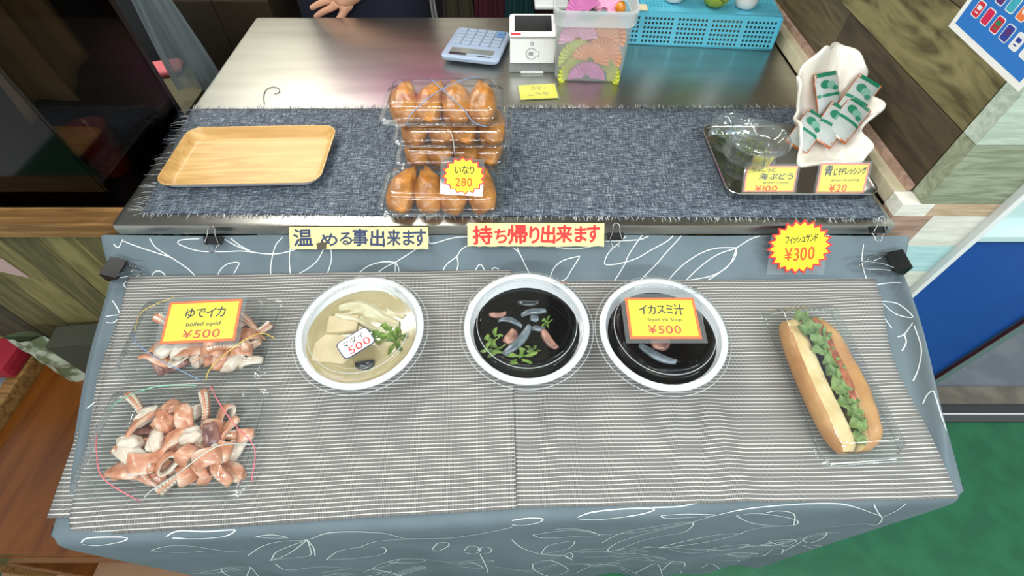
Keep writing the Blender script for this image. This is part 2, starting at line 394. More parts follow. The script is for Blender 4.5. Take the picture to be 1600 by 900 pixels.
def ribbon(hits, wd):
    run = []
    for h in hits + [None]:
        if h is None or (run and (h[0] - run[-1][0]).length > .05):
            if len(run) > 1:
                vs = []
                for i, (p, nn) in enumerate(run):
                    tt = run[min(i + 1, len(run) - 1)][0] - run[max(i - 1, 0)][0]; s = tt.cross(nn)
                    s = s.normalized()*wd/2 if s.length > 1e-9 else Vector((wd/2, 0, 0)); vs += [p + s + nn*.0006, p - s + nn*.0006]
                b.add(vs, [[2*i, 2*i + 1, 2*i + 3, 2*i + 2] for i in range(len(run) - 1)], LINE)
            run = []
        if h is not None: run.append(h)
def cast(o, d):
    loc, nn, idx, _ = bv.ray_cast(o, d.normalized())
    if loc is None: return None
    return (loc, nn if nn.dot(d) < 0 else -nn)
def stroke(pts, f, wd=.0016): ribbon([cast(CAM, ray(*f(p))) for p in spline([(x, y, 0) for x, y in pts])], wd)
fA = lambda p: (160 + p[0]*.3375, 340 + p[1]*.3375); fB = lambda p: (700 + p[0]*.3375, 340 + p[1]*.3375)
fC = lambda p: (p[0]/2, 600 + p[1]/2); fD = lambda p: (800 + p[0]/2, 600 + p[1]/2)
fE = lambda p: (1160 + p[0]*.4444, 300 + p[1]*.4444); fG = lambda p: (p[0]*.378, 300 + p[1]*.378)
SA = [[(220,97),(250,140),(320,185),(400,240),(445,290)],[(100,110),(180,140),(320,185)],[(695,160),(640,155),(560,158),(450,155),(370,130),(350,115),(370,103),(450,98)],[(560,97),(620,130),(695,160)],[(595,97),(640,130),(695,160)],[(695,160),(760,168),(830,165),(900,145)],[(835,92),(800,135),(780,230),(790,270),(850,275),(920,255),(990,205),(1025,145)],[(870,140),(866,200),(873,280)],[(1058,145),(1060,200),(1035,280)],[(530,290),(545,245),(580,215),(625,207),(632,218),(610,260),(603,290)],[(1170,272),(1230,225),(1300,205),(1357,207)],[(1255,270),(1310,230),(1357,207)],[(1357,207),(1372,235),(1370,270)],[(1357,207),(1355,270)],[(1357,207),(1455,145)],[(1510,85),(1520,120),(1600,100)],[(225,280),(240,255),(262,247),(285,260),(305,292)],[(1580,265),(1582,235),(1605,205)]]
SB = [[(0,100),(40,92),(95,88)],[(0,210),(40,180),(60,150),(90,130)],[(40,180),(47,215),(37,258)],[(125,250),(140,222),(155,220),(172,250)],[(198,248),(212,233),(232,237),(235,250)],[(300,138),(330,165),(355,215),(378,260)],[(320,138),(330,165)],[(470,283),(490,235),(530,200),(600,180),(605,188),(570,245),(545,285),(510,297)],[(500,137),(580,145),(660,135),(715,118)],[(850,60),(800,110),(745,160),(725,205),(735,218),(790,213),(870,190),(940,150),(1020,105),(1060,60)],[(915,60),(870,120),(835,175),(815,220),(770,295)],[(970,60),(910,95),(860,105),(725,110)],[(1085,60),(1075,90),(1020,150),(960,220),(890,290)],[(1020,290),(1080,225),(1160,170),(1240,142),(1335,140)],[(1100,293),(1170,225),(1250,170),(1335,142)],[(1335,140),(1325,190),(1270,245),(1200,293)],[(1335,140),(1300,220),(1220,270),(1100,293)],[(1335,140),(1400,100),(1445,85)]]
S_C = [[(255,495),(280,480),(390,478),(385,490),(310,503),(260,500)],[(520,475),(560,458),(640,460),(720,455),(735,458),(700,475),(620,482),(540,480)],[(800,475),(850,470),(900,478),(850,480),(800,475)],[(470,520),(520,505),(600,505),(700,520),(760,523)],[(470,520),(560,525),(640,520)],[(775,535),(820,505),(880,490),(960,485),(1020,465),(1100,460),(1200,465),(1260,480),(1310,482)],[(960,485),(930,510),(890,535),(845,550),(850,545),(870,520),(960,485)],[(960,485),(980,510),(985,535)],[(960,485),(970,515),(965,535),(880,545),(845,550)],[(1020,548),(1060,520),(1130,508),(1200,510),(1195,530),(1110,543),(1020,548)],[(1120,510),(1180,490),(1310,482),(1400,480),(1480,470),(1560,455),(1600,445)],[(1350,515),(1370,495),(1400,495),(1400,505),(1370,520),(1350,515)],[(1450,520),(1465,505),(1490,507),(1500,520),(1480,530),(1455,525)],[(1490,520),(1510,508),(1535,513),(1530,525),(1500,530)],[(1500,530),(1520,570),(1525,590)],[(1210,555),(1260,545),(1330,548),(1300,557),(1215,557)],[(690,575),(740,568),(780,570),(775,590),(770,600)],[(690,575),(700,590),(720,600)],[(785,570),(800,590),(810,600)],[(860,560),(900,580),(1000,570),(1100,575)],[(1430,560),(1470,555),(1510,575),(1440,570)],[(1000,590),(1080,578),(1180,580),(1260,600)]]
S_D = [[(0,425),(50,418),(95,420),(80,432),(30,440),(0,438)],[(205,415),(250,400),(340,390),(430,388),(440,395),(380,410),(270,422),(210,420)],[(440,385),(520,382),(595,368)],[(65,470),(130,460),(200,455),(275,470),(200,475),(100,480),(65,470)],[(275,470),(400,460),(560,430)],[(130,455),(160,450),(230,455),(275,470)],[(465,410),(540,405),(640,408),(560,415),(480,417),(465,410)],[(560,430),(640,408),(740,388),(880,375),(1000,372),(1060,380),(1120,400),(1155,415),(1140,438),(1090,435),(1000,445)],[(280,495),(340,465),(440,445),(560,430),(540,460),(460,475),(400,490),(320,520),(300,515),(340,490),(440,460),(560,432)],[(700,410),(760,403),(840,412),(890,425),(880,440),(800,440),(740,430),(700,410)],[(775,405),(830,395),(880,405),(880,440)],[(880,440),(800,445),(740,455),(700,470),(620,490),(520,505),(460,510),(540,490),(640,470),(720,465)],[(0,485),(30,510),(90,530),(160,535),(190,550)],[(90,530),(110,505),(150,495),(195,490),(170,515),(90,530)],[(165,535),(180,525),(190,535),(180,545),(165,535)],[(300,530),(380,528),(480,545),(420,535),(320,540)],[(65,560),(120,550),(175,580),(120,600),(70,580),(65,560)],[(470,580),(500,555),(540,560),(520,600)],[(610,518),(660,505),(740,500),(690,515),(620,518)],[(665,530),(720,525),(790,535),(720,540),(665,530)],[(790,535),(815,515),(845,515),(840,530),(800,530)],[(800,490),(860,485),(890,490),(850,505),(800,490)],[(840,525),(890,500),(920,480),(980,462),(970,480),(930,495),(910,485),(940,468),(1020,462)],[(1130,375),(1140,395),(1155,415)],[(1155,415),(1200,395),(1230,372)],[(200,590),(260,565),(340,570),(400,600)],[(340,575),(380,590),(450,560),(470,600)],[(590,575),(620,560),(650,580),(610,590)]]
S_E = [[(445,330),(520,320),(560,320)],[(490,385),(550,395),(600,440),(540,430),(490,390)],[(600,460),(570,500),(545,510)],[(560,560),(575,530),(570,500)],[(605,470),(630,550),(620,620),(600,665)],[(460,430),(480,420),(510,460),(525,480)],[(635,745),(650,715),(670,700),(680,720),(715,840)],[(425,185),(420,250),(440,320)]]
S_G = [[(465,450),(490,490),(495,515),(470,540),(440,540)],[(440,515),(495,510),(530,530)],[(525,370),(512,385),(540,410)],[(505,630),(490,610),(465,660),(440,680),(455,660),(495,650)],[(360,895),(410,855)],[(470,215),(490,230),(510,195)]]
for S, f in ((SA, fA), (SB, fB), (S_C, fC), (S_D, fD), (S_E, fE), (S_G, fG)):
    for s in S: stroke(s, f)
rr = random.Random(3)                       # the same leaves go on down the hanging front
for k in range(26):
    cx, cz, a, l = rr.uniform(-.56, .56), rr.uniform(.34, .52), rr.uniform(-.6, .6), rr.uniform(.05, .09)
    pts = [(cx + l*math.cos(a)*q - wq*math.sin(a), 0, cz + l*math.sin(a)*q + wq*math.cos(a)) for q, wq in ((0, 0), (.3, .012), (.7, .013), (1, 0), (.7, -.012), (.3, -.011), (0, 0), (-.5, -.01))]
    ribbon([cast(Vector((p.x, -.6, p.z)), Vector((0, 1, 0))) for p in spline(pts)], .0016)
tag(b.build('tablecloth', smooth=True), 'blue grey tablecloth with white line drawn leaves hanging over the display board', 'tablecloth')
# ------------------------------------------------------------------ striped mats
def stripe_mat():
    m, nt, p = newmat('striped_weave'); N, L = nt.nodes, nt.links
    uv = N.new('ShaderNodeUVMap'); sp = N.new('ShaderNodeSeparateXYZ'); L.new(uv.outputs[0], sp.inputs[0])
    def mth(op, a, bb=None):
        k = N.new('ShaderNodeMath'); k.operation = op
        for i, q in enumerate((a, bb)):
            if q is None: continue
            if isinstance(q, (int, float)): k.inputs[i].default_value = q
            else: L.new(q, k.inputs[i])
        return k.outputs[0]
    n = N.new('ShaderNodeTexNoise'); n.inputs['Scale'].default_value = 9; L.new(uv.outputs[0], n.inputs['Vector'])
    y = mth('ADD', sp.outputs[1], mth('MULTIPLY', n.outputs[0], .004))
    fr = mth('FRACT', mth('DIVIDE', y, .0052))
    thick = mth('LESS_THAN', fr, .21)
    fx = mth('FRACT', mth('DIVIDE', sp.outputs[0], .0018))
    dash = mth('GREATER_THAN', fx, .22)
    s1 = mth('MULTIPLY', thick, mth('ADD', .75, mth('MULTIPLY', dash, .25)))
    fac = mth('MAXIMUM', s1, mth('MULTIPLY', mth('GREATER_THAN', fx, .5), .24))
    mx = N.new('ShaderNodeMix'); mx.data_type = 'RGBA'; L.new(fac, mx.inputs[0])
    mx.inputs[6].default_value = lin((86, 84, 82)); mx.inputs[7].default_value = lin((214, 212, 206))
    L.new(mx.outputs[2], p.inputs['Base Color']); p.inputs['Roughness'].default_value = .85
    bp = N.new('ShaderNodeBump'); bp.inputs['Strength'].default_value = .35; bp.inputs['Distance'].default_value = .001
    L.new(fac, bp.inputs['Height']); L.new(bp.outputs[0], p.inputs['Normal'])
    return m
MATW = stripe_mat()
def mat_sheet(name, label, c4, h, wr, bow=0):
    BL, BR, FL, FR = [Vector(p) for p in c4]; nu, nv = 80, 44; vs, uvs = [], []
    for j in range(nv + 1):
        for i in range(nu + 1):
            u, v = i/nu, j/nv
            p = (FL*(1 - u) + FR*u)*(1 - v) + (BL*(1 - u) + BR*u)*v
            vs.append((p.x - bow*u**8*math.sin(math.pi*v)**1.3, p.y, h + wr(p.x, p.y, u, v))); uvs.append((u*(FR - FL).length, v*(BL - FL).length))
    fs = [[j*(nu + 1) + i, j*(nu + 1) + i + 1, (j + 1)*(nu + 1) + i + 1, (j + 1)*(nu + 1) + i] for j in range(nv) for i in range(nu)]
    m = MB(); m.add(vs, fs, MATW); o = m.build(name, smooth=True, M=TM)
    ul = o.data.uv_layers.new(name='UVMap')
    for lp in o.data.loops: ul.data[lp.index].uv = uvs[lp.vertex_index]
    md = o.modifiers.new('thickness', 'SOLIDIFY'); md.thickness = .0016; md.offset = 1
    return tag(o, label, 'mat')
def front_drop(y): return -.55*max(0, .004 - y)
def wrB(x, y, u, v):
    g = lambda cx, wd: math.exp(-((x - cx - .12*(.1 - y))/wd)**2)
    f = (1 - sst(.10, .20, y))
    q = .007*g(.265, .022)*f + .004*g(.215, .02)*f + .004*g(.36, .03)*f*0 + .0035*g(.06, .02)*f
    return q*1.9 + .0016*(1 + math.sin(31*x + 3))*f + .006*sst(.9, 1, u)*math.sin(14*y)**2*(v < .9) + front_drop(y + .03)
def wrA(x, y, u, v): return .0014*(1 + math.sin(27*x))*(1 - sst(.08, .2, y)) + front_drop(y)
mat_sheet('place_mat', 'wide grey striped mat whose bare part runs under the sandwich pack', [hl(205, 446), hl(1366, 437), hl(76, 810), hl(1491, 780)], .0015, wrB, .017)
mat_sheet('place_mat', 'shorter grey striped mat laid on top under the boiled squid packs', [hl(206, 436), hl(799, 425), hl(108, 838), hl(807, 797)], .0058, wrA)
# ------------------------------------------------------------------ dark woven runner
def runner_mat():
    m, nt, p = newmat('dark_denim_weave'); N, L = nt.nodes, nt.links
    tc = N.new('ShaderNodeTexCoord')
    def nz(st, sc):
        mp = N.new('ShaderNodeMapping'); mp.inputs['Scale'].default_value = st; L.new(tc.outputs['Object'], mp.inputs[0])
        n = N.new('ShaderNodeTexNoise'); n.inputs['Scale'].default_value = sc; n.inputs['Detail'].default_value = 2; L.new(mp.outputs[0], n.inputs['Vector']); return n.outputs[0]
    a = nz((60, 620, 1), 1.0); c = nz((620, 60, 1), 1.0); e = nz((300, 460, 1), 1.0)
    mx_ = N.new('ShaderNodeMix'); mx_.data_type = 'FLOAT'; mx_.inputs[0].default_value = .42; L.new(a, mx_.inputs[2]); L.new(c, mx_.inputs[3])
    m3 = N.new('ShaderNodeMix'); m3.data_type = 'FLOAT'; m3.inputs[0].default_value = .18; L.new(mx_.outputs[0], m3.inputs[2]); L.new(e, m3.inputs[3])
    r = N.new('ShaderNodeValToRGB'); el = r.color_ramp.elements
    el[0].position = .36; el[0].color = lin((30, 34, 42)); el[1].position = .68; el[1].color = lin((176, 184, 188))
    k = el.new(.47); k.color = lin((62, 70, 82)); k = el.new(.56); k.color = lin((104, 114, 124))
    L.new(m3.outputs[0], r.inputs[0]); L.new(r.outputs[0], p.inputs['Base Color']); p.inputs['Roughness'].default_value = .9
    bp = N.new('ShaderNodeBump'); bp.inputs['Strength'].default_value = .5; bp.inputs['Distance'].default_value = .001
    L.new(m3.outputs[0], bp.inputs['Height']); L.new(bp.outputs[0], p.inputs['Normal']); return m
RUN = runner_mat()
q = [hz(222, 333, .852), hz(1386, 341, .852), hz(1302, 168, .852), hz(300, 170, .852)]
q[1].x = min(q[1].x, .6); q[2].x = .6
t = thing('table_runner', 'dark blue grey woven table runner with frayed edges across the steel counter', 'table runner', (0, 0, 0))
b = MB(); b.grid(lambda u, v: (q[0]*(1 - u) + q[1]*u)*(1 - v) + (q[3]*(1 - u) + q[2]*u)*v + Vector((0, 0, .0002*math.sin(40*u))), 40, 12, RUN)
o = b.build('cloth', t, smooth=True); md = o.modifiers.new('thickness', 'SOLIDIFY'); md.thickness = .0014; md.offset = -1
FR1 = pbr('dark_fringe_thread', (58, 66, 76), .9); FR2 = pbr('pale_fringe_thread', (196, 200, 200), .9)
b = MB(); rr = random.Random(5)
def thread(p, d, l, m):
    s = Vector((-d.y, d.x, 0))*.00035; e = p + d*l + Vector((0, 0, -.0009)); md_ = p + d*l*.5 + Vector((rr.uniform(-.002, .002), 0, .0005))
    b.add([p - s, p + s, md_ + s, e + s*.4, e - s*.4, md_ - s], [[0, 1, 2, 5], [5, 2, 3, 4]], m)
for i in range(620):
    u = rr.random(); m = FR1 if rr.random() < .6 else FR2
    thread(q[3]*(1 - u) + q[2]*u, Vector((rr.uniform(-.5, .5), 1, 0)).normalized(), rr.uniform(.006, .017), m)
    u = rr.random(); thread(q[0]*(1 - u) + q[1]*u, Vector((rr.uniform(-.5, .5), -1, 0)).normalized(), rr.uniform(.005, .012), m)
for i in range(150):
    u = rr.random(); thread(q[0]*(1 - u) + q[3]*u, Vector((-1, rr.uniform(-.5, .3), 0)).normalized(), rr.uniform(.01, .03), FR1 if rr.random() < .8 else FR2)
b.build('fringe', t)
# ------------------------------------------------------------------ goods on the display board
CLEAR = clear('clear_plastic', (248, 250, 250), 1.42, .035, .06, haze=.015)
CLEARB = clear('clear_plastic_base', (246, 249, 249), 1.38, .02, .08, haze=.02)
SLEEVE = clear('clear_card_sleeve', (244, 247, 248), 1.4, .02, .05, haze=.07)
YEL = pbr('yellow_card', (250, 232, 30), .5); ORG = pbr('orange_ink', (240, 110, 24), .5); BLK = pbr('black_marker', (28, 26, 24), .6)
REDM = pbr('red_marker', (206, 58, 30), .6); REDO = pbr('red_orange_marker', (238, 84, 20), .6); NAVY = pbr('navy_marker', (40, 56, 92), .6)
WPAP = pbr('white_card', (236, 236, 232), .6); PYEL = pbr('pale_yellow_paper', (238, 222, 150), .7); REDB = pbr('red_brush_ink', (206, 44, 48), .7)
PINKC = pbr('pink_card_rim', (236, 150, 130), .5); REDST = pbr('red_star_rim', (226, 40, 44), .5)
BANDC = {k: pbr(k + '_rubber', c, .5) for k, c in (('yellow', (226, 196, 90)), ('blue', (120, 150, 190)), ('pink', (240, 120, 130)), ('mint', (130, 200, 170)), ('pale', (196, 206, 200)))}
def pack(name, label, cat, M, W, D, Hb, Hl, group=None, r=.018, fl=.010, flute=.0011):
    """clear hinged food pack: tray with flange, domed lid with pinched ribs"""
    t = thing(name, label, cat, M, group)
    b = MB(); R = lambda ins, z, f=0: rrect(W/2 - ins, D/2 - ins, max(.004, r - ins*.5), z, 6, f, (int(W/.006), int(D/.006)))
    b.rings([R(fl + .012, .0008), R(fl + .006, .004), R(fl + .004, Hb*.5, flute), R(fl + .001, Hb*.9), R(fl, Hb), R(.001, Hb), R(0, Hb - .002)], CLEARB, cap1=False)
    b.build('base', t, smooth=True)
    b = MB()
    b.rings([R(.0005, Hb + .0006), R(.0015, Hb + .0025), R(fl*.7, Hb + .0022), R(fl, Hb + .004), R(fl + .002, Hb + Hl*.35, flute), R(fl + .006, Hb + Hl*.78, flute), R(fl + .011, Hb + Hl*.97), R(fl + .016, Hb + Hl), R(fl + .022, Hb + Hl - .0012)], CLEAR, cap0=False)
    b.build('lid', t, smooth=True)
    return t
def band(label, pts, col, M, r=.0007, group='rubber bands round the packs'):
    return tag(MB().tube(spline(pts, 4), r, BANDC[col], None, 6).build('rubber_band', smooth=True, M=M), label, 'rubber band', group)
# ---- boiled squid
SQO = pbr('squid_skin', (190, 116, 84), .32, col2=(222, 162, 128), col3=(238, 216, 200), scale=44, lo=.34, hi=.52, bump=.3, bscale=160, sss=.15, coat=.35)
SQI = pbr('squid_flesh', (224, 206, 186), .35, col2=(238, 228, 214), col3=(214, 170, 144), scale=40, lo=.4, hi=.6, bump=.15, bscale=120, sss=.2, coat=.4)
SQP = pbr('squid_purple_skin', (106, 66, 62), .35, col2=(166, 112, 100), scale=60, lo=.4, hi=.6, bump=.3, bscale=150, coat=.4)
def sq_ring(rr):                                        # a cut length of the body tube
    b = MB(); R, L, n = rr.uniform(.013, .018), rr.uniform(.018, .030), 26; th = .0045; sq = rr.uniform(.45, .7); ph = rr.uniform(0, 6)
    def rg(rad, y): return [(rad*math.cos(a)*(1 + .08*math.sin(3*a + ph)), y + .002*math.sin(2*a + ph), rad*math.sin(a)*sq*(1 + .1*math.sin(2*a + ph))) for a in [2*math.pi*i/n for i in range(n)]]
    b.rings([rg(R*.9, -L/2), rg(R, -L/2 + .002), rg(R*1.03, 0), rg(R, L/2 - .002), rg(R*.92, L/2)], SQO, cap0=False, cap1=False)
    b.rings([rg(R*.92, L/2), rg(R - th, L/2 - .001), rg(R - th, -L/2 + .001), rg(R*.9, -L/2)], SQI, cap0=False, cap1=False)
    return b
def sq_strip(rr, outer=None):                          # a curled strip of mantle, skin outside, pale flesh inside
    b = MB(); L, Wd, th = rr.uniform(.034, .054), rr.uniform(.013, .023), .0055; cv = rr.uniform(.9, 2.3); tw = rr.uniform(-.6, .6); ph = rr.uniform(0, 6)
    def P(u, v, k):
        a = (u - .5)*cv; rad = L/cv; wv = Wd*(.5 + .5*math.sin(math.pi*min(1, max(0, u*.9 + .05)))**.6)
        y = (v - .5)*wv; q = rad + (k - .5)*th + .0012*math.sin(7*u + 5*v + ph)
        x, z = q*math.sin(a), q*math.cos(a) - rad
        t = tw*(u - .5); return (x, y*math.cos(t) - z*math.sin(t), y*math.sin(t) + z*math.cos(t))
    nu = 14; rs = []
    for i in range(nu + 1):
        u = i/nu; rs.append([P(u, 0, .25), P(u, .12, 0), P(u, .5, 0), P(u, .88, 0), P(u, 1, .25), P(u, 1, .75), P(u, .88, 1), P(u, .5, 1), P(u, .12, 1), P(u, 0, .75)])
    n = 10; b.add([p for r in rs for p in r], [], SQO)
    ki, ko = b.mi(SQI), b.mi(outer or SQO)
    for j in range(nu):
        for i in range(n):
            k = (i + 1) % n; b.f.append([j*n + i, j*n + k, (j + 1)*n + k, (j + 1)*n + i]); b.m.append(ko if 4 <= i <= 9 else ki)
    for e in (list(range(n))[::-1], [nu*n + i for i in range(n)]): b.f.append(e); b.m.append(ki)
    return b
def sq_arm(rr):                                         # a tapering arm with suckers
    b = MB(); L = rr.uniform(.045, .065); ph = rr.uniform(0, 6); pts, rad = [], []
    for i in range(18):
        u = i/17; pts.append((L*(u - .5), .010*math.sin(3.2*u + ph)*u, .008*math.sin(2.6*u + ph))); rad.append(.0062*(1 - .72*u))
    b.tube(pts, 0, SQO, None, 12, rad=rad)
    for i in range(1, 15):
        p, q = Vector(pts[i]), rad[i]
        for s in (-1, 1): b.lathe([(0, 0), (q*.34, .0002), (q*.38, q*.22), (q*.2, q*.3), (0, q*.12)], SQI, TR(p + Vector((0, s*q*.5, q*.72))) @ RX(-s*30), 8)
    return b
def sq_lump(rr):                                        # a crumpled head or fin piece
    b = MB(); a, c, e = rr.uniform(.013, .018), rr.uniform(.009, .013), rr.uniform(.007, .010); o = Vector((rr.uniform(0, 50), 3, 7)); nu, nv = 22, 14; vs = []
    for j in range(nv + 1):
        for i in range(nu):
            A, B = 2*math.pi*i/nu, math.pi*j/nv; d = Vector((math.cos(A)*math.sin(B), math.sin(A)*math.sin(B), math.cos(B)))
            k = 1 + .42*noise.noise(d*1.5 + o) + .16*noise.noise(d*4 + o); vs.append((d.x*a*k, d.y*c*k, d.z*e*k))
    m1 = rr.choice([SQO, SQI, SQI])
    b.add(vs, [[j*nu + i, (j + 1)*nu + i, (j + 1)*nu + (i + 1) % nu, j*nu + (i + 1) % nu] for j in range(nv) for i in range(nu)], m1)
    return b
rs_ = random.Random(21); SQ = []
for f, k in ((sq_ring, 6), (sq_strip, 9), (sq_arm, 4), (sq_lump, 4)):
    for i in range(k):
        bb = sq_strip(rs_, SQP if i > 7 else (SQI if i in (1, 4) else None)) if f is sq_strip else f(rs_)
        oo = bb.build('squid_piece', smooth=True); oo.hide_render = False; SQ.append((oo, f.__name__))
used_sq = set()
def squid_pile(M, W, D, label, group, seed, count):
    r = random.Random(seed); k = 0
    layers = ((.40, .010), (.36, .021), (.24, .031))
    for li, (share, z) in enumerate(layers):
        n_ = int(count*share); cols = max(3, int(round(math.sqrt(n_*W/D)))); rws = max(2, math.ceil(n_/cols))
        sh = 1 - .12*li
        for i in range(n_):
            cx = ((i % cols) + .5)/cols - .5; cy = ((i//cols) + .5)/rws - .5
            x, y = cx*W*sh + r.uniform(-.006, .006), cy*D*sh + r.uniform(-.006, .006)
            src, kind = SQ[r.randrange(len(SQ))]
            Mx = M @ TR(x, y, z + r.uniform(-.002, .002)) @ RZ(r.uniform(0, 360)) @ RX(r.uniform(-38, 38)) @ RY(r.uniform(-22, 22)) @ Matrix.Scale(r.uniform(.92, 1.18), 4)
            if src.name in used_sq: o = src.copy(); C.objects.link(o)
            else: o = src; used_sq.add(src.name)
            o.matrix_world = Mx; tag(o, label, 'squid', group)
def onb(px, py, h, rz=0): return Matrix.Translation(hs(px, py, h)) @ Matrix.Rotation(AL, 4, 'X') @ RZ(rz)
KS = Matrix.Scale(.94, 4); MA = onb(288, 693, .0085, 0) @ KS; MBk = onb(328, 535, .0085, 1) @ KS
pack('food_pack', 'clear lidded pack of boiled squid nearest the front edge of the mat', 'food pack', MA, .222, .150, .018, .028, 'boiled squid packs')
pack('food_pack', 'clear lidded pack of boiled squid carrying the yellow boiled squid price card', 'food pack', MBk, .222, .138, .018, .026, 'boiled squid packs')
squid_pile(MA @ TR(.006, -.002, 0), .165, .100, 'piece of boiled squid piled in the clear pack nearest the front edge', 'squid pieces in the front pack', 5, 58)
squid_pile(MBk @ TR(.008, -.002, 0), .160, .088, 'piece of boiled squid in the clear pack lying under the yellow price card', 'squid pieces in the rear pack', 11, 52)
for oo, kk in SQ:
    if oo.name not in used_sq: bpy.data.objects.remove(oo)
zt = .0475
band('pink rubber band stretched across the left side of the front squid pack', [(-.02, -.074, .012), (-.03, -.070, .02), (-.058, -.052, zt - .006), (-.085, -.018, .036), (-.108, .008, .02)], 'pink', MA)
band('pink rubber band slanting down the right side of the front squid pack', [(.024, .074, .02), (.032, .066, .034), (.062, .036, zt), (.088, .010, .042), (.109, -.012, .022), (.109, -.05, .006)], 'pink', MA)
band('mint rubber band across the back left corner of the front squid pack', [(-.106, .040, .02), (-.085, .05, .034), (-.045, .066, .038), (-.012, .074, .024), (.0, .075, .02)], 'mint', MA)
band('pale rubber band slanting over the front right corner of the front squid pack', [(-.018, -.074, .012), (.0, -.066, .03), (.035, -.048, zt - .004), (.075, -.016, zt), (.109, -.008, .024)], 'pale', MA)
band('yellow rubber band over the back left corner of the rear squid pack', [(-.106, .012, .02), (-.094, .036, .036), (-.05, .055, .044)], 'yellow', MBk)
band('yellow rubber band slanting over the front right corner of the rear squid pack', [(.026, -.070, .018), (.04, -.056, .036), (.072, -.026, .044), (.096, -.006, .038), (.110, -.006, .02)], 'yellow', MBk)
band('blue rubber band slanting over the front left corner of the rear squid pack', [(-.106, .008, .02), (-.08, -.018, .04), (-.04, -.044, .042), (.0, -.062, .03), (.02, -.070, .018)], 'blue', MBk)
# ---- price cards
def flatcard(name, label, M, w_, h_, rim, face, lines, sleeve=.006, rimw=.05, cat='price card'):
    """printed card in a clear sleeve, lying in the xy plane of M"""
    t = thing(name, label, cat, M)
    b = MB(); b.box((0, 0, .0006), (w_, h_, .0008), rim); rw = h_*rimw*1.2
    b.box((0, 0, .00105), (w_ - 2*rw, h_ - 2*rw, .0001), face)
    for (s, fx, fy, fw, fh, m, bold, wob, rot) in lines: b.text(s, fx*w_, fy*h_, fw*w_, fh*h_, m, .00125, None, bold, rot, wob)
    b.build('card', t)
    if sleeve: MB().box((0, 0, .0008), (w_ + 2*sleeve, h_ + 2*sleeve, .0026), SLEEVE, bev=.0006).build('sleeve', t)
    return t
def star(n_, r0, r1, sx, sy, ph=0): return [(sx*(r0 if i % 2 == 0 else r1)*math.cos(2*math.pi*i/(2*n_) + ph), sy*(r0 if i % 2 == 0 else r1)*math.sin(2*math.pi*i/(2*n_) + ph)) for i in range(2*n_)]
def starcard(label, M, R, n_, lines, sl):
    t = thing('star_price_card', label, 'price card', M)
    b = MB(); b.prism(star(n_, R, R*.83, 1.18, 1, .1), .0004, .0012, REDST); b.prism(star(n_, R*.90, R*.76, 1.18, 1, .1), .0012, .0014, YEL)
    for (s, fx, fy, fw, fh, m, bold, wob, rot) in lines: b.text(s, fx*R, fy*R, fw*R, fh*R, m, .0016, None, bold, rot, wob)
    b.build('star', t)
    MB().box((sl[0]*R, sl[1]*R, -.0010), (sl[2]*R, sl[3]*R, .0022), SLEEVE, bev=.0006).build('sleeve', t)
    return t
def quadM(a, b_, d):                                   # a frame from three corners: centre-left, x axis, y axis
    return frame_from(a, b_ - a, d - a)
# boiled squid card, tilted on the rear pack
p0 = hs(316, 502, .056); 
flatcard('price_card', 'yellow orange rimmed price card for boiled squid on the rear squid pack', Matrix.Translation(p0) @ RZ(3.4) @ Matrix.Rotation(AL + .16, 4, 'X'), .099, .061, ORG, YEL,
         [('ゆでイカ', .03, .20, .54, .25, BLK, .025, .06, 0), ('boiled squid', .03, -.08, .46, .13, BLK, .016, .0, 0), ('¥500', .03, -.30, .50, .20, REDM, .02, .03, 0)])
# ---- soup bowls
BOWLW = pbr('white_bowl_plastic', (230, 232, 236), .35, sss=.1, coat=.3)
LIDC = clear('clear_lid', (250, 252, 252), 1.4, .01, .03, haze=.004); LIDE = clear('clear_lid_edge', (240, 244, 246), 1.45, .10, .06, haze=.30)
INK = pbr('squid_ink_broth', (7, 7, 8), .03); 
def broth():
    m, nt, p = newmat('clear_dashi_broth'); p.inputs['Base Color'].default_value = lin((176, 156, 112)); p.inputs['Roughness'].default_value = .08; p.inputs['Coat Weight'].default_value = .5
    tc = nt.nodes.new('ShaderNodeTexCoord'); n = nt.nodes.new('ShaderNodeTexNoise'); n.inputs['Scale'].default_value = 22; nt.links.new(tc.outputs['Object'], n.inputs['Vector'])
    r = nt.nodes.new('ShaderNodeValToRGB'); r.color_ramp.elements[0].color = lin((150, 134, 96)); r.color_ramp.elements[1].color = lin((186, 172, 132)); nt.links.new(n.outputs[0], r.inputs[0]); nt.links.new(r.outputs[0], p.inputs['Base Color'])
    return m
DASHI = broth()
BR, BH = .0795, .046
def bowl_r(z): return lerp(.056, BR, min(1, max(0, z/BH))**.8)
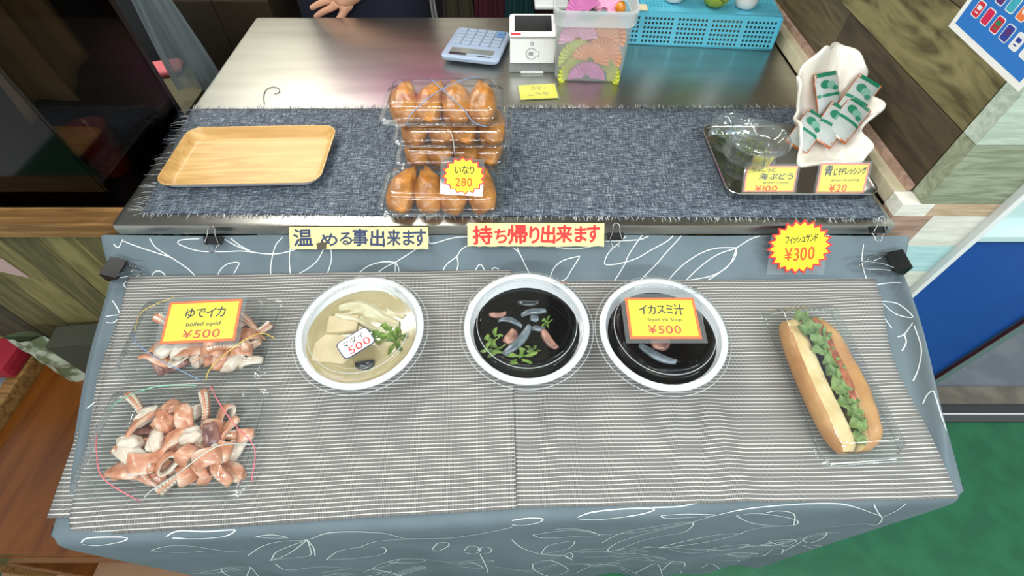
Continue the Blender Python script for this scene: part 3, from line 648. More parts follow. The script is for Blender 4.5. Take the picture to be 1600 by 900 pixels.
def soup_bowl(label, px, py, soup_label, soup_mat, lvl, rz):
    M = onb(px, py, BH + .0085, 0) @ TR(0, 0, -BH)
    t = thing('soup_bowl', label, 'bowl', M, 'lidded soup bowls')
    b = MB(); pr = [(0, .0), (.050, 0), (.054, .002)] + [(bowl_r(BH*k/8), BH*k/8) for k in range(1, 9)] + [(BR + .0045, BH), (BR + .005, BH - .003), (BR + .0062, BH - .0028), (BR + .006, BH + .0012), (BR - .0018, BH + .0012)]
    pr += [(bowl_r(BH*k/8) - .0022, BH*k/8) for k in range(8, 0, -1)] + [(.051, .003), (0, .0025)]
    b.lathe(pr, BOWLW, None, 72); b.build('bowl', t, smooth=True)
    b = MB(); z = BH
    b.lathe([(BR + .0095, z - .001), (BR + .0092, z + .0015), (BR + .007, z + .003), (BR + .004, z + .0028), (BR + .001, z + .0062), (BR - .004, z + .0075), (BR - .0065, z + .0045), (BR - .010, z + .0046), (BR - .012, z + .009), (BR - .015, z + .0125), (BR - .018, z + .0135), (BR - .021, z + .0130), (BR - .025, z + .0130), (BR - .05, z + .0130), (0, z + .0130)], LIDC, None, 72)
    b.box((BR*.62, BR*.80, z + .0016), (.020, .012, .0012), LIDC, None)
    for rr_, zz in ((BR + .0118, z - .004), (BR - .012, z + .0092)): b.tube([(rr_*math.cos(2*math.pi*k/72), rr_*math.sin(2*math.pi*k/72), zz) for k in range(72)], .0006, LIDE, None, 6, True)
    b.lathe([(BR + .0118, z - .004), (BR + .0095, z - .001)], LIDC, None, 72)
    b.build('lid', t, smooth=True)
    # level broth in a tilted bowl
    d = math.tan(AL); ring = []; n_ = 64
    for i in range(n_):
        a = 2*math.pi*i/n_; r = .07
        for _ in range(12): r = bowl_r(min(BH, max(.004, lvl - d*r*math.sin(a)))) - .0022
        ring.append((r*math.cos(a), r*math.sin(a), lvl - d*r*math.sin(a)))
    low = [(x*.72, y*.72, max(.006, z_ - .03)) for x, y, z_ in ring]
    b = MB(); b.rings([low, ring], soup_mat, cap0=True, cap1=True)
    so = b.build('soup', M=M); tag(so, soup_label, 'soup')
    return M, (lambda x, y, h=0: M @ Matrix.Translation((x, y, lvl - d*y + h)) @ Matrix.Rotation(-AL, 4, 'X'))
GREEN = pbr('mitsuba_leaf', (78, 108, 36), .5, col2=(118, 146, 62), scale=90, bump=.2)
GREEND = pbr('dark_leaf', (60, 84, 30), .5, col2=(104, 128, 54), scale=90, bump=.3)
INKSQ = pbr('ink_stained_squid', (84, 94, 102), .25, col2=(120, 130, 138), scale=60, coat=.5)
INKSD = pbr('dark_ink_squid', (36, 40, 44), .25, col2=(60, 66, 70), scale=50, coat=.5)
MEAT = pbr('cooked_squid_pink', (176, 126, 110), .35, col2=(120, 84, 78), scale=60, coat=.4)
TOFU = pbr('tofu', (198, 178, 138), .4, col2=(206, 188, 150), scale=30, sss=.2)
FISH = pbr('white_fish', (214, 208, 180), .4, col2=(196, 186, 150), scale=40, sss=.2, bump=.3, bscale=60)
def slabstrip(L, Wd, th, bend, mat, taper=.5, wav=.0):
    b = MB(); rs = []
    for i in range(13):
        u = i/12; x = (u - .5)*L; y = bend*((u - .5)**2)*4 - bend*.5; wd = Wd*(1 - taper*abs(2*u - 1)**2.5); z = wav*math.sin(6*u)
        rs.append([(x, y - wd/2, z), (x, y - wd*.35, z + th), (x, y + wd*.35, z + th), (x, y + wd/2, z), (x, y + wd*.35, z - th*.6), (x, y - wd*.35, z - th*.6)])
    return b.rings(rs, mat)
def leafbit(r0, mat, seed):
    rr = random.Random(seed); b = MB(); n_ = 22; o = Vector((seed, 1, 2))
    def fn(u, v):
        a = 2*math.pi*u; rad = r0*v*(1 + .28*math.sin(5*a) + .12*math.sin(11*a + 1)); return (rad*math.cos(a)*1.3, rad*math.sin(a)*.8, .004*noise.noise(Vector((math.cos(a)*2*v, math.sin(a)*2*v, seed))) + .0025*v*math.sin(5*a + 1))
    return b.grid(fn, 44, 6, mat)
def putbit(b, name, M, label, cat, group, smooth=True):
    o = b.build(name, smooth=smooth, M=M)
    return tag(o, label, cat, group)
M1, S1 = soup_bowl('lidded white bowl of clear fish broth with a small tag', 563, 515, 'clear pale brown fish broth in the bowl with the small tag', DASHI, .038, 0)
M2, S2 = soup_bowl('lidded white bowl of black squid ink soup without any card', 823, 508, 'black squid ink broth in the bowl without a card', INK, .036, 0)
M3, S3 = soup_bowl('lidded white bowl of black soup beneath the squid ink soup price card', 1036, 517, 'black squid ink broth under the squid ink soup card', INK, .036, 0)
# clear broth: two pieces of tofu, a white fish fillet, greens, a dark morsel
putbit(MB().box((0, 0, -.002), (.042, .027, .014), TOFU, bev=.002), 'tofu', S1(-.028, .012) @ RZ(3), 'smaller upper block of tofu in the clear broth', 'tofu', None)
putbit(MB().prism([(-.03, -.026), (.012, -.028), (.03, -.006), (.024, .012), (-.022, .016), (-.034, .0)], -.012, .001, TOFU), 'tofu', S1(-.026, -.02) @ RZ(-4), 'larger lower slab of tofu in the clear broth', 'tofu', None)
b = MB(); b.grid(lambda u, v: ((u - .5)*.092, (v - .5)*.040*(1 - .5*abs(2*u - 1)**3) + .006*math.sin(5*u), .003 + .004*math.sin(9*v + 4*u) + .003*noise.noise(Vector((u*6, v*6, 3)))), 36, 20, FISH)
o = putbit(b, 'fish_fillet', S1(.006, .026) @ RZ(-8), 'white fish fillet across the top of the clear broth', 'fish', None); md = o.modifiers.new('t', 'SOLIDIFY'); md.thickness = .007; md.offset = -1
for i, (x, y, r_, mm) in enumerate(((.018, -.008, .012, GREEN), (.034, .002, .013, GREEN), (.050, -.014, .014, GREEND), (.044, -.004, .010, GREEN))):
    putbit(leafbit(r_, mm, i + 2), 'greens', S1(x, y, .001) @ RZ(40*i), 'green leaf bit floating right of the tag in the clear broth', 'leaf', 'green leaf bits in the clear broth')
putbit(slabstrip(.024, .014, .005, .002, INKSD), 'mushroom', S1(.014, -.050) @ RZ(10), 'dark mushroom slice at the front of the clear broth', 'mushroom', None)
# ink soup without card
for i, (x, y, L, Wd, bd, rz, mm, lab) in enumerate((
    (-.012, -.020, .058, .014, .004, 52, INKSQ, 'longest blue grey squid strip slanting across the uncovered ink soup'),
    (.010, .026, .036, .010, -.003, 14, INKSQ, 'blue grey squid strip at the back of the uncovered ink soup'),
    (-.022, .010, .034, .009, -.006, -16, INKSQ, 'curved grey squid strip left of centre in the uncovered ink soup'),
    (.011, .016, .012, .012, 0, 5, INKSQ, 'small square squid bit at centre of the uncovered ink soup'),
    (.016, -.001, .018, .009, 0, 0, INKSQ, 'short grey squid strip right of centre in the uncovered ink soup'),
    (.003, .042, .030, .010, .002, 4, INKSD, 'darkest squid strip by the back wall of the uncovered ink soup'),
    (.030, -.018, .034, .013, .003, -58, MEAT, 'pink squid piece on the right of the uncovered ink soup'),
    (-.022, -.014, .024, .018, .003, 60, MEAT, 'pinkish squid lump beside the longest strip in the uncovered ink soup'),
    (-.040, .022, .024, .009, .003, 8, MEAT, 'pink squid piece at the back left of the uncovered ink soup'))):
    putbit(slabstrip(L, Wd, .0028, bd, mm, .45, .0012), 'squid_strip', S2(x, y, .001) @ RZ(rz), lab, 'squid', 'squid strips in the uncovered ink soup')
for i, (x, y, r_, rz) in enumerate(((-.046, -.018, .012, 70), (-.044, -.034, .011, 20), (-.008, -.044, .014, 5), (.008, -.034, .007, -20), (.028, .010, .007, 60))):
    putbit(leafbit(r_, GREEND if i % 2 else GREEN, i + 9), 'greens', S2(x, y, .0008) @ RZ(rz), 'green leaf bit floating in the uncovered squid ink soup', 'leaf', 'green leaf bits in the uncovered ink soup')
for i, (x, y, L, Wd, bd, rz, mm, lab) in enumerate((
    (-.012, -.032, .052, .013, .004, -30, INKSQ, 'blue grey squid strip just below the squid ink soup card'),
    (-.004, -.014, .026, .022, .003, 20, MEAT, 'pinkish squid piece half hidden by the squid ink soup card'))):
    putbit(slabstrip(L, Wd, .0028, bd, mm, .45, .0012), 'squid_strip', S3(x, y, .001) @ RZ(rz), lab, 'squid', 'squid strips under the ink soup card')
# tag on the clear soup lid, ink soup card
t = thing('price_tag', 'tiny white blue edged price tag on the clear broth bowl lid', 'price tag', Matrix.Translation(hs(556, 536, BH + .0085 + .0142)) @ Matrix.Rotation(AL, 4, 'X') @ RZ(38))
b = MB(); b.prism([(x, y) for x, y, _ in rrect(.0225, .0145, .006, 0, 4)], 0, .0005, NAVY); b.prism([(x, y) for x, y, _ in rrect(.0212, .0132, .0055, 0, 4)], .0005, .0007, WPAP)
b.text('マダイ', -.001, .0056, .030, .010, BLK, .0009, None, 0, 0, .05).text('500', .002, -.006, .030, .011, REDB, .0009, None, .0, 0, .03); b.build('tag', t)
flatcard('price_card', 'yellow orange rimmed squid ink soup price card lying on the bowl lid', Matrix.Translation(hs(1035, 497, BH + .012 + .0142)) @ Matrix.Rotation(AL + .06, 4, 'X'), .094, .061, ORG, YEL,
         [('イカスミ汁', .0, .20, .64, .26, BLK, .025, .05, 0), ('Squid Ink Soup', .02, -.06, .48, .10, BLK, .016, 0, 0), ('¥500', .0, -.28, .46, .20, REDM, .02, .03, 0)])
# ---- fish sandwich
CRUST = pbr('baked_crust', (176, 120, 68), .5, col2=(202, 154, 98), scale=26, lo=.3, hi=.7, bump=.2, bscale=60, coat=.15)
CRUMB = pbr('soft_crumb', (226, 204, 156), .8, col2=(212, 184, 130), scale=30, bump=.3, bscale=120)
LETT = pbr('lettuce', (88, 116, 56), .55, col2=(136, 160, 96), scale=50, bump=.3, bscale=90, sss=.1)
FRY = pbr('fried_fish', (142, 72, 46), .5, col2=(186, 112, 78), scale=70, bump=.5, bscale=140, coat=.2)
pa, pb_ = hs(1246, 500, .02), hs(1338, 705, .02)
ax = hl(1338, 705, .02) - hl(1246, 500, .02); ang = math.degrees(math.atan2(ax.y, ax.x)) + 90
MS = Matrix.Translation((pa + pb_)/2 - TN*.0135) @ Matrix.Rotation(AL, 4, 'X') @ RZ(ang)
LS = ax.length
pack('sandwich_pack', 'long clear pack holding the fish sandwich at the end of the mat', 'food pack', MS @ TR(0, 0, .0005), .112, LS + .038, .016, .034, None, .016, .008, .0014)
sw = thing('fish_sandwich', 'long split bread roll with lettuce and fried fish in its own clear pack', 'sandwich', MS @ TR(0, 0, .003))
def bun(sgn, prof, nc):
    b = MB(); nu = 30; n_ = len(prof); b.add([], [], CRUST); ki, kc = b.mi(CRUST), b.mi(CRUMB); o = Vector((sgn*3, 0, 0))
    for j in range(nu + 1):
        u = j/nu; e = abs(2*u - 1); k = (1 - e**5)**.5 if e < 1 else 0; k = max(k, .05); y = (u - .5)*LS
        bow = .006*(1 - (2*u - 1)**2)
        for i, (x, z) in enumerate(prof):
            w_ = noise.noise(Vector((x*60, u*9, z*60)) + o)*.0018
            if i >= nc and sgn < 0: w_ += .0022*math.sin(u*34)*(i == nc + 1)
            b.v.append((sgn*(x*(.55 + .45*k) + bow + w_), y, max(0, z*(.25 + .75*k) + w_)))
    for j in range(nu):
        for i in range(n_):
            k = (i + 1) % n_; f = [j*n_ + i, j*n_ + k, (j + 1)*n_ + k, (j + 1)*n_ + i]
            b.f.append(f if sgn > 0 else f[::-1]); b.m.append(kc if i >= nc else ki)
    for e in (list(range(n_))[::-1], [nu*n_ + i for i in range(n_)]): b.f.append(e); b.m.append(ki)
    return b
bun(-1, [(.002, .001), (.018, .0), (.030, .005), (.0365, .014), (.0365, .023), (.033, .031), (.028, .035), (.018, .036), (.008, .034), (.002, .027)], 6).build('bread_half', sw, smooth=True)
bun(1, [(.004, .001), (.018, .0), (.030, .006), (.036, .015), (.036, .024), (.032, .032), (.025, .037), (.018, .038), (.011, .034), (.005, .022)], 8).build('bread_half', sw, smooth=True)
b = MB(); nu = 34; rs2 = []
for j in range(nu + 1):
    u = j/nu; y = (u - .5)*LS*.70 + .020; k = (1 - abs(2*u - 1)**4)**.5*1 + .05
    rs2.append([((.0075*k)*math.cos(a) + .0085, y, .0325 + .0085*k*math.sin(a) + .002*noise.noise(Vector((math.cos(a)*2, u*18, math.sin(a)*2)))) for a in [2*math.pi*i/14 for i in range(14)]])
b.rings(rs2, FRY); b.build('fried_fish', sw, smooth=True)
def lettuce(seed, r0):
    b = MB()
    def fn(u, v):
        a = 2*math.pi*u; s_ = seed*1.7; rad = r0*v*(1 + .16*math.sin(3*a + s_) + .10*math.sin(7*a + 2*s_)*v + .05*math.sin(15*a + s_)*v)
        z = .0045*v**2*math.sin(6*a + s_) + .0022*v**2*math.sin(13*a + s_) + .004*noise.noise(Vector((2*v*math.cos(a), 2*v*math.sin(a), seed))) - .004*abs(math.cos(a))*v**2
        return (rad*math.cos(a)*.72, rad*math.sin(a)*1.25, z)
    return b.grid(fn, 64, 8, LETT)
for i, (x, y, z, r, rx, ry, rz) in enumerate(((.000, .103, .034, .017, -18, 0, 8), (-.006, .072, .0405, .016, 0, 14, 50), (.002, .060, .040, .014, 5, -10, -20), (-.001, .036, .040, .016, 0, 10, 15), (.002, .012, .0385, .015, 0, -10, -12), (.001, -.012, .0385, .016, 4, 12, 20), (.003, -.036, .037, .014, 0, 8, -14), (.001, -.056, .0365, .014, 3, -8, 22), (.003, -.078, .035, .013, 0, 8, 0), (.001, -.100, .028, .010, 14, 0, 8))):
    o = lettuce(i + 1, r).build('lettuce_leaf', sw, smooth=True); o.matrix_basis = TR(x, y*LS/.24, z) @ RZ(rz) @ RX(rx) @ RY(ry)
    md = o.modifiers.new('t', 'SOLIDIFY'); md.thickness = .0006
# ---- banners and star on the counter lip
lip = (0, .5255, .851); ln = (0, -.66, .75)
def banner(label, px0, py0, px1, py1, glyphs, mat_, extra=None):
    a, c, d = hit(px0, py1, lip, ln), hit(px1, py1, lip, ln), hit(px0, py0, lip, ln)
    w_, h_ = (c - a).length, (d - a).length; M = frame_from((hit(px1, py0, lip, ln) + a)/2, c - a, d - a)
    t = thing('paper_banner', label, 'banner', M)
    b = MB(); r2 = random.Random(len(glyphs)); n_ = 24
    edge = [(-w_/2 + w_*i/n_, -h_/2 + r2.uniform(-.0006, .0006)) for i in range(n_ + 1)] + [(w_/2 - w_*i/n_, h_/2 + r2.uniform(-.0004, .0004)) for i in range(n_ + 1)]
    b.prism(edge, 0, .0006, PYEL)
    for (ch, x0, x1, y0, y1) in glyphs: b.text(ch, lerp(-w_/2, w_/2, (x0 + x1)/2), lerp(h_/2, -h_/2, (y0 + y1)/2), w_*(x1 - x0), h_*(y1 - y0), mat_, .0009, None, .048 if mat_ is REDB else .040, r2.uniform(-.05, .05))
    if extra: extra(b, w_, h_)
    b.build('paper', t); return t
G1 = [('温', .03, .165, .10, .85), ('め', .225, .345, .30, .85), ('る', .36, .45, .25, .80), ('事', .455, .565, .08, .86), ('出', .585, .685, .12, .88), ('来', .705, .80, .12, .84), ('ま', .82, .90, .15, .82), ('す', .90, .985, .10, .86)]
G2 = [('持', .04, .18, .12, .90), ('ち', .20, .285, .24, .84), ('帰', .295, .435, .08, .88), ('り', .455, .525, .14, .86), ('出', .54, .64, .10, .86), ('来', .65, .765, .08, .82), ('ま', .785, .87, .14, .80), ('す', .875, .965, .08, .82)]
banner('pale yellow paper banner with navy brush lettering on the counter lip', 453, 355, 669, 389, G1, NAVY)
banner('pale yellow paper banner with red brush lettering on the counter lip', 731, 349, 944, 385, G2, REDB)
a, c, d = hit(1192, 426, (0, .516, .852), (0, -.78, .63)), hit(1308, 426, (0, .516, .852), (0, -.78, .63)), hit(1192, 345, (0, .516, .852), (0, -.78, .63))
M = frame_from(hit(1249, 386, (0, .516, .852), (0, -.78, .63)), c - a, d - a); Rst = (d - a).length*.53
MB_dark = tag(MB().box((0, 0, 0), (.014, .010, .003), pbr('dark_clip_plastic', (84, 74, 60), .5), frame_from(hit(502, 384, (0, .519, .852), ln), (1, 0, .2), (0, .75, .66)), bev=.001).build('paper_clip'), 'small dark clip over the lower edge of the navy lettered banner', 'clip')
starcard('large yellow star price card for the fish sandwich hanging from the counter lip', M, Rst, 22, [('フィッシュサンド', .02, .30, 1.14, .28, BLK, .03, .05, .09), ('¥300', .02, -.24, 1.06, .50, REDO, .03, .03, .08)], (0, -.3, 2.08, 1.45))
# ------------------------------------------------------------------ goods on the steel counter
ZR = CTZ + .0022                                         # top of the runner
# wooden serving tray
fl, fr_, bl_ = hz(240, 284, ZR + .018), hz(488, 284, ZR + .018), hz(286, 201, ZR + .018)
cx = (hz(240, 284, ZR + .018) + hz(522, 201, ZR + .018))/2
t = thing('serving_tray', 'empty pale wooden serving tray with white underside on the woven runner', 'tray', TR(cx.x + .004, cx.y, ZR) @ RZ(1.5))
b = MB(); R = lambda w_, d_, r, z: rrect(w_/2, d_/2, r, z, 8)
b.rings([R(.236, .128, .018, .001), R(.252, .144, .022, .009), R(.268, .157, .025, .0185)], pbr('white_tray_underside', (226, 222, 226), .45), cap1=False); b.build('underside', t, smooth=True)
b = MB(); b.rings([R(.268, .157, .025, .0185), R(.2675, .1565, .025, .0197), R(.264, .153, .0235, .0197), R(.2635, .1525, .0235, .0187), R(.250, .139, .021, .0095), R(.242, .132, .019, .0045), R(.232, .122, .016, .004)], W_TRAY, cap0=False); b.build('inside', t, auto=45)
# inari packs
INR = pbr('fried_tofu_pouch', (142, 80, 24), .36, col2=(198, 130, 52), col3=(218, 160, 82), scale=34, lo=.3, hi=.62, bump=.6, bscale=120, coat=.15)
def inari(seed):
    b = MB(); o = Vector((seed*4.7, 1, 2)); nu, nv = 28, 20; vs = []
    for j in range(nv + 1):
        B = math.pi*j/nv
        for i in range(nu):
            A = 2*math.pi*i/nu; d = Vector((math.cos(A)*math.sin(B), math.sin(A)*math.sin(B), math.cos(B)))
            s_ = lambda q, e: math.copysign(abs(q)**e, q)
            x, y, z = s_(d.x, .65)*.0222, s_(d.y, .75)*.043, s_(d.z, .75)*.0185
            tt = max(0, (y - .010)/.033); x *= 1 - .70*tt**.9; z *= 1 - .55*tt; y += .004*tt; x += .009*tt*math.sin(seed*1.9)
            k = 1 + .14*noise.noise(d*2.2 + o) + .07*noise.noise(d*6 + o) - .05*math.exp(-((x + .004*math.sin(seed*2))/.003)**2)*(d.z > 0); vs.append((x*k, y*k, z*k))
    return b.add(vs, [[j*nu + i, (j + 1)*nu + i, (j + 1)*nu + (i + 1) % nu, j*nu + (i + 1) % nu] for j in range(nv) for i in range(nu)], INR)
PW, PD, PH = .196, .112, .041
pk = [('front pack behind the star card', hz(691, 296, ZR + .02), 0), ('bottom pack of the rear stack', None, 0), ('middle pack of the rear stack', None, 1), ('topmost pack of the stack', None, 2)]
f0 = pk[0][1]; YB = f0.y + .1135
base = pack('inari_pack', 'clear pack of fried tofu pouches standing in front of the stack, under the star card', 'food pack', TR(f0.x, f0.y, ZR), PW, PD, .016, .025, 'packs of inari sushi')
pos = [(f0.x, f0.y, ZR), (f0.x + .010, YB, ZR), (f0.x + .014, YB + .001, ZR + PH + .0012), (f0.x + .002, YB - .003, ZR + 2*PH + .0024)]
lab = ['', 'clear pack of fried tofu pouches at the bottom of the three pack stack', 'clear pack of fried tofu pouches in the middle of the three pack stack', 'clear pack of fried tofu pouches on top of the three pack stack']
for i in (1, 2, 3): copy_thing(base, TR(*pos[i]), lab[i])
where = ['front pack under the star card', 'bottom pack of the stack', 'middle pack of the stack', 'top pack of the stack']; nth = ['first', 'second', 'third', 'fourth']
iv = [inari(k + 1).build('inari_sushi', smooth=True) for k in range(4)]
for pi in range(4):
    for k in range(4):
        o = iv[k] if pi == 0 else iv[(k + pi) % 4].copy()
        if pi: C.objects.link(o)
        o.matrix_world = TR(pos[pi][0] - .062 + .0415*k, pos[pi][1] - .003, pos[pi][2] + .0215) @ RZ((-6, 4, -3, 7)[(k + pi) % 4]) @ RX(10)
        tag(o, 'golden fried tofu pouch, %s from the left in the %s' % (nth[k], where[pi]), 'inari sushi', 'inari sushi in the ' + where[pi])
x, y, z = pos[3]; P3 = TR(x, y, z)
band('pale rubber band slanting across the lid of the topmost inari pack', [(-.05, -.057, .014), (-.045, -.050, .030), (-.01, -.012, .0425), (.035, .030, .0425), (.06, .054, .030), (.062, .057, .018)], 'blue', P3)
band('blue grey rubber band crossing the first on the topmost inari pack', [(.07, -.057, .014), (.05, -.055, .022), (.036, -.044, .036), (.0, .0, .0425), (-.02, .03, .0425)], 'blue', P3)
band('upright rubber band on the front wall of the middle inari pack', [(.0, -.052, PH + .002), (.004, -.0565, .03), (.004, -.0575, .002)], 'pale', TR(*pos[2]))
# inari star card leaning on the packs
n0 = (0, -.80, .60); a0 = tuple(hz(725, 306, ZR + .045))
a, c, d = hit(683, 300, a0, n0), hit(768, 300, a0, n0), hit(683, 246, a0, n0); Ms = frame_from(hit(725, 275, a0, n0), c - a, d - a) @ RZ(-4)
starcard('yellow star price card for inari sushi leaning on the tofu pouch packs', Ms, (d - a).length*.56, 16, [('いなり', .02, .32, 1.02, .42, BLK, .03, .06, .06), ('280', .0, -.32, .88, .46, REDO, .03, .03, .03)], (-.1, -.05, 2.3, 1.95))
# steel tray with sea grapes and dressing
mid = (hz(1130, 302, ZR + .017) + hz(1330, 197, ZR + .017) + hz(1092, 197, ZR + .017) + hz(1368, 302, ZR + .017))/4
t = thing('steel_tray', 'shallow stainless steel tray at the right end of the runner', 'tray', TR(mid.x - .002, mid.y, ZR)); MT = t.matrix_world.copy()
tw, td = .246, .188
b = MB(); R = lambda i, z: rrect(tw/2 - i, td/2 - i, .022 - i*.5, z, 8)
b.rings([R(.010, .0008), R(.006, .003), R(.0035, .015), R(.001, .017), R(0, .0178), R(.0008, .0188), R(.003, .0185), R(.0055, .015), R(.009, .0042), R(.013, .0024)], POLISH); b.build('tray', t, auto=50)
SGR = pbr('sea_grape', (78, 92, 28), .3, col2=(120, 130, 54), scale=60, coat=.5)
CUPB = clear('clear_cup', (244, 248, 248), 1.42, .03, .05, haze=.03); CUPL = clear('clear_cup_lid', (246, 250, 250), 1.42, .05, .04, haze=.045)
def cup(label, px, py, zt, R_, seed):
    top = hz(px, py, zt); z0 = zt - .046
    t = thing('sea_grape_cup', label, 'cup', TR(top.x, top.y, z0), 'clear cups of sea grapes'); b = MB()
    b.lathe([(0, .0008), (R_*.66, .0006), (R_*.70, .003), (R_*.90, .036), (R_*.98, .0365), (R_*.98, .038)], CUPB, None, 40); b.build('cup', t, smooth=True)
    b = MB(); b.lathe([(R_*1.05, .036), (R_*1.06, .0385), (R_*1.0, .040), (R_*.98, .045), (R_*.94, .0465), (R_*.88, .0455), (R_*.84, .042), (0, .0424)], CUPL, None, 40); b.build('lid', t, smooth=True)
    rr = random.Random(seed); b = MB(); ico = bmesh.new(); bmesh.ops.create_icosphere(ico, subdivisions=1, radius=1)
    vs = [v.co.copy() for v in ico.verts]; fs = [[v.index for v in f.verts] for f in ico.faces]; ico.free()
    for s in range(26):
        a, q = rr.uniform(0, 6.28), math.sqrt(rr.random())*R_*.56; p = Vector((q*math.cos(a), q*math.sin(a), rr.uniform(.010, .026))); dr = Vector((rr.uniform(-1, 1), rr.uniform(-1, 1), rr.uniform(-.3, .5))).normalized(); lim = R_*.66
        for k in range(11):
            c_ = p + dr*.0026*k + Vector((rr.uniform(-.0016, .0016), rr.uniform(-.0016, .0016), rr.uniform(-.001, .001)))
            if math.hypot(c_.x, c_.y) > lim or not .004 < c_.z < .034: continue
            r = rr.uniform(.0013, .0021); b.add([c_ + v*r for v in vs], fs, SGR)
    o = b.build('sea_grapes', smooth=True, M=TR(top.x, top.y, z0)); o['kind'] = 'stuff'; tag(o, 'green sea grapes heaped inside ' + label.replace('clear lidded cup', 'the clear cup'), 'sea grapes', None, 'stuff')
    return t
tz = ZR + .0026
cup('clear lidded cup standing at the front of the steel tray', 1174, 232, tz + .046, .041, 3)
cup('clear lidded cup standing at the back corner of the steel tray', 1149, 193, tz + .046, .036, 4)
cup('clear lidded cup resting on top of the two others', 1190, 210, tz + .046*2 + .001, .044, 5)
def leancard(label, px0, py0, px1, py1, lines, tilt, yof):
    y0 = MT.translation.y - td/2 + yof; n_ = (0, -math.sin(math.radians(tilt)), math.cos(math.radians(tilt))); q0 = (0, y0, tz + .002)
    a, c, d = hit(px0, py1, q0, n_), hit(px1, py1, q0, n_), hit(px0 + 12, py0, q0, n_); w_, h_ = (c - a).length, (d - a).dot(Vector((0, math.cos(math.radians(tilt)), math.sin(math.radians(tilt)))))
    M = frame_from(a + (c - a)/2, c - a, (0, math.cos(math.radians(tilt)), math.sin(math.radians(tilt)))) @ TR(.004, h_/2, 0)
    return flatcard('price_card', label, M, w_, h_, PINKC, pbr('yellow_tray_card', (244, 226, 84), .5), lines, .003)
leancard('yellow pink rimmed sea grape price card leaning in the steel tray', 1157, 259, 1236, 300, [('ちょこっと', -.16, .36, .46, .16, BLK, .02, .08, 0), ('海ぶどう', .10, .10, .66, .24, NAVY, .03, .08, 0), ('green caviar', .12, -.14, .52, .09, BLK, 0, 0, 0), ('¥100', -.06, -.36, .44, .22, REDO, .03, .03, 0)], 55, .010)
leancard('yellow pink rimmed dressing price card at the right end of the steel tray', 1270, 255, 1345, 302, [('青', -.32, .26, .16, .34, NAVY, .03, .05, 0), ('じそドレッシング', .12, .24, .66, .24, BLK, .03, .08, .04), ('shiso dressing', .06, -.06, .58, .10, BLK, 0, 0, .03), ('¥20', -.06, -.32, .36, .26, REDO, .03, .03, 0)], 55, .010)
# big white shell full of dressing sachets
SHELL = pbr('white_shell', (226, 218, 200), .4, col2=(244, 240, 230), scale=14, bump=.2, bscale=40, coat=.25, sss=.1)
sc = Vector((.538, MT.translation.y + .054, tz + .066))
MSH = frame_from(sc, (1, -.10, -.10), (.12, .86, .50)) @ Matrix.Scale(1.2, 4)
def shell_fn(u, v):
    a = 2*math.pi*u; fr = .10*math.sin(5*a + .6) + .06*math.sin(9*a + 1) + .03*math.sin(17*a)
    rad = v*(1 + fr*v**2*.8 - .16*math.cos(2*a)*v)
    return (.066*rad*math.cos(a), .084*rad*math.sin(a), .040*v**2.2 - .030 + .012*v**4*math.sin(7*a + .5) + .004*v*noise.noise(Vector((3*math.cos(a)*v, 3*math.sin(a)*v, 1))))
b = MB(); b.grid(shell_fn, 96, 18, SHELL); o = b.build('shell_dish', smooth=True, M=MSH); md = o.modifiers.new('t', 'SOLIDIFY'); md.thickness = .0034; md.offset = -1
tag(o, 'large white frilly sea shell propped in the steel tray holding dressing sachets', 'shell')
SACH = pbr('sachet_print', (172, 178, 174), .4); SGRN = pbr('sachet_green_ink', (18, 118, 86), .4, coat=.3); SORG = pbr('orange_dressing', (176, 92, 30), .25, coat=.5); SCLR = pbr('sachet_film', (214, 206, 180), .2, coat=.5)
def sachet():
    b = MB(); W2, L2 = .0165, .027
    pil = lambda s: (lambda u, v: ((u - .5)*2*W2, (v - .5)*2*L2, s*(.0042*(1 - (2*u - 1)**4)*(1 - (2*v - 1)**4) + .0004)))
    b.grid(pil(1), 12, 16, SORG); b.grid(pil(-1), 12, 16, SORG)
    lift = lambda x0, x1, y0, y1, m, z: b.grid(lambda u, v: (lerp(x0, x1, u)*W2, lerp(y0, y1, v)*L2, .0042*(1 - lerp(x0, x1, u)**4)*(1 - lerp(y0, y1, v)**4) + z), 8, 8, m)
    lift(-.96, .90, -.92, .96, SACH, .0007); lift(-.96, .90, -.16, -.02, SGRN, .0010)
    for i, (x, y, r) in enumerate(((-.3, .42, .4), (.15, .36, .36), (.45, .2, .22))):
        b.grid(lambda u, v: (x*W2 + W2*r*v*math.cos(6.283*u), y*L2 + L2*r*.5*v*math.sin(6.283*u), .0053 + .0003*i), 14, 2, SGRN if i != 1 else pbr('sachet_soft_green', (110, 160, 140), .4))
    lift(-.8, .8, .80, 1.0, SGRN, .0011)
    return b
s0 = sachet().build('dressing_sachet', smooth=True)
for i, (x, y, z, rz, rx, lab_) in enumerate(((-.026, -.030, .006, -28, 6, 'dressing sachet with green print lying frontmost in the white shell'), (.004, -.018, .011, -26, 8, 'dressing sachet with green print lying second in the white shell'), (.024, -.010, .016, -30, 8, 'dressing sachet lying third, behind the two front ones in the shell'), (.034, .022, .018, -24, 20, 'dressing sachet standing at the right of the white shell with two green patches'), (-.002, .030, .008, 20, 14, 'dressing sachet at the back centre of the white shell'))):
    o = s0 if i == 0 else s0.copy()
    if i: C.objects.link(o)
    o.matrix_world = MSH @ TR(x, y, z - .012) @ RZ(rz) @ RX(rx) @ Matrix.Scale(1.08, 4); tag(o, lab_, 'sachet', 'dressing sachets in the shell')
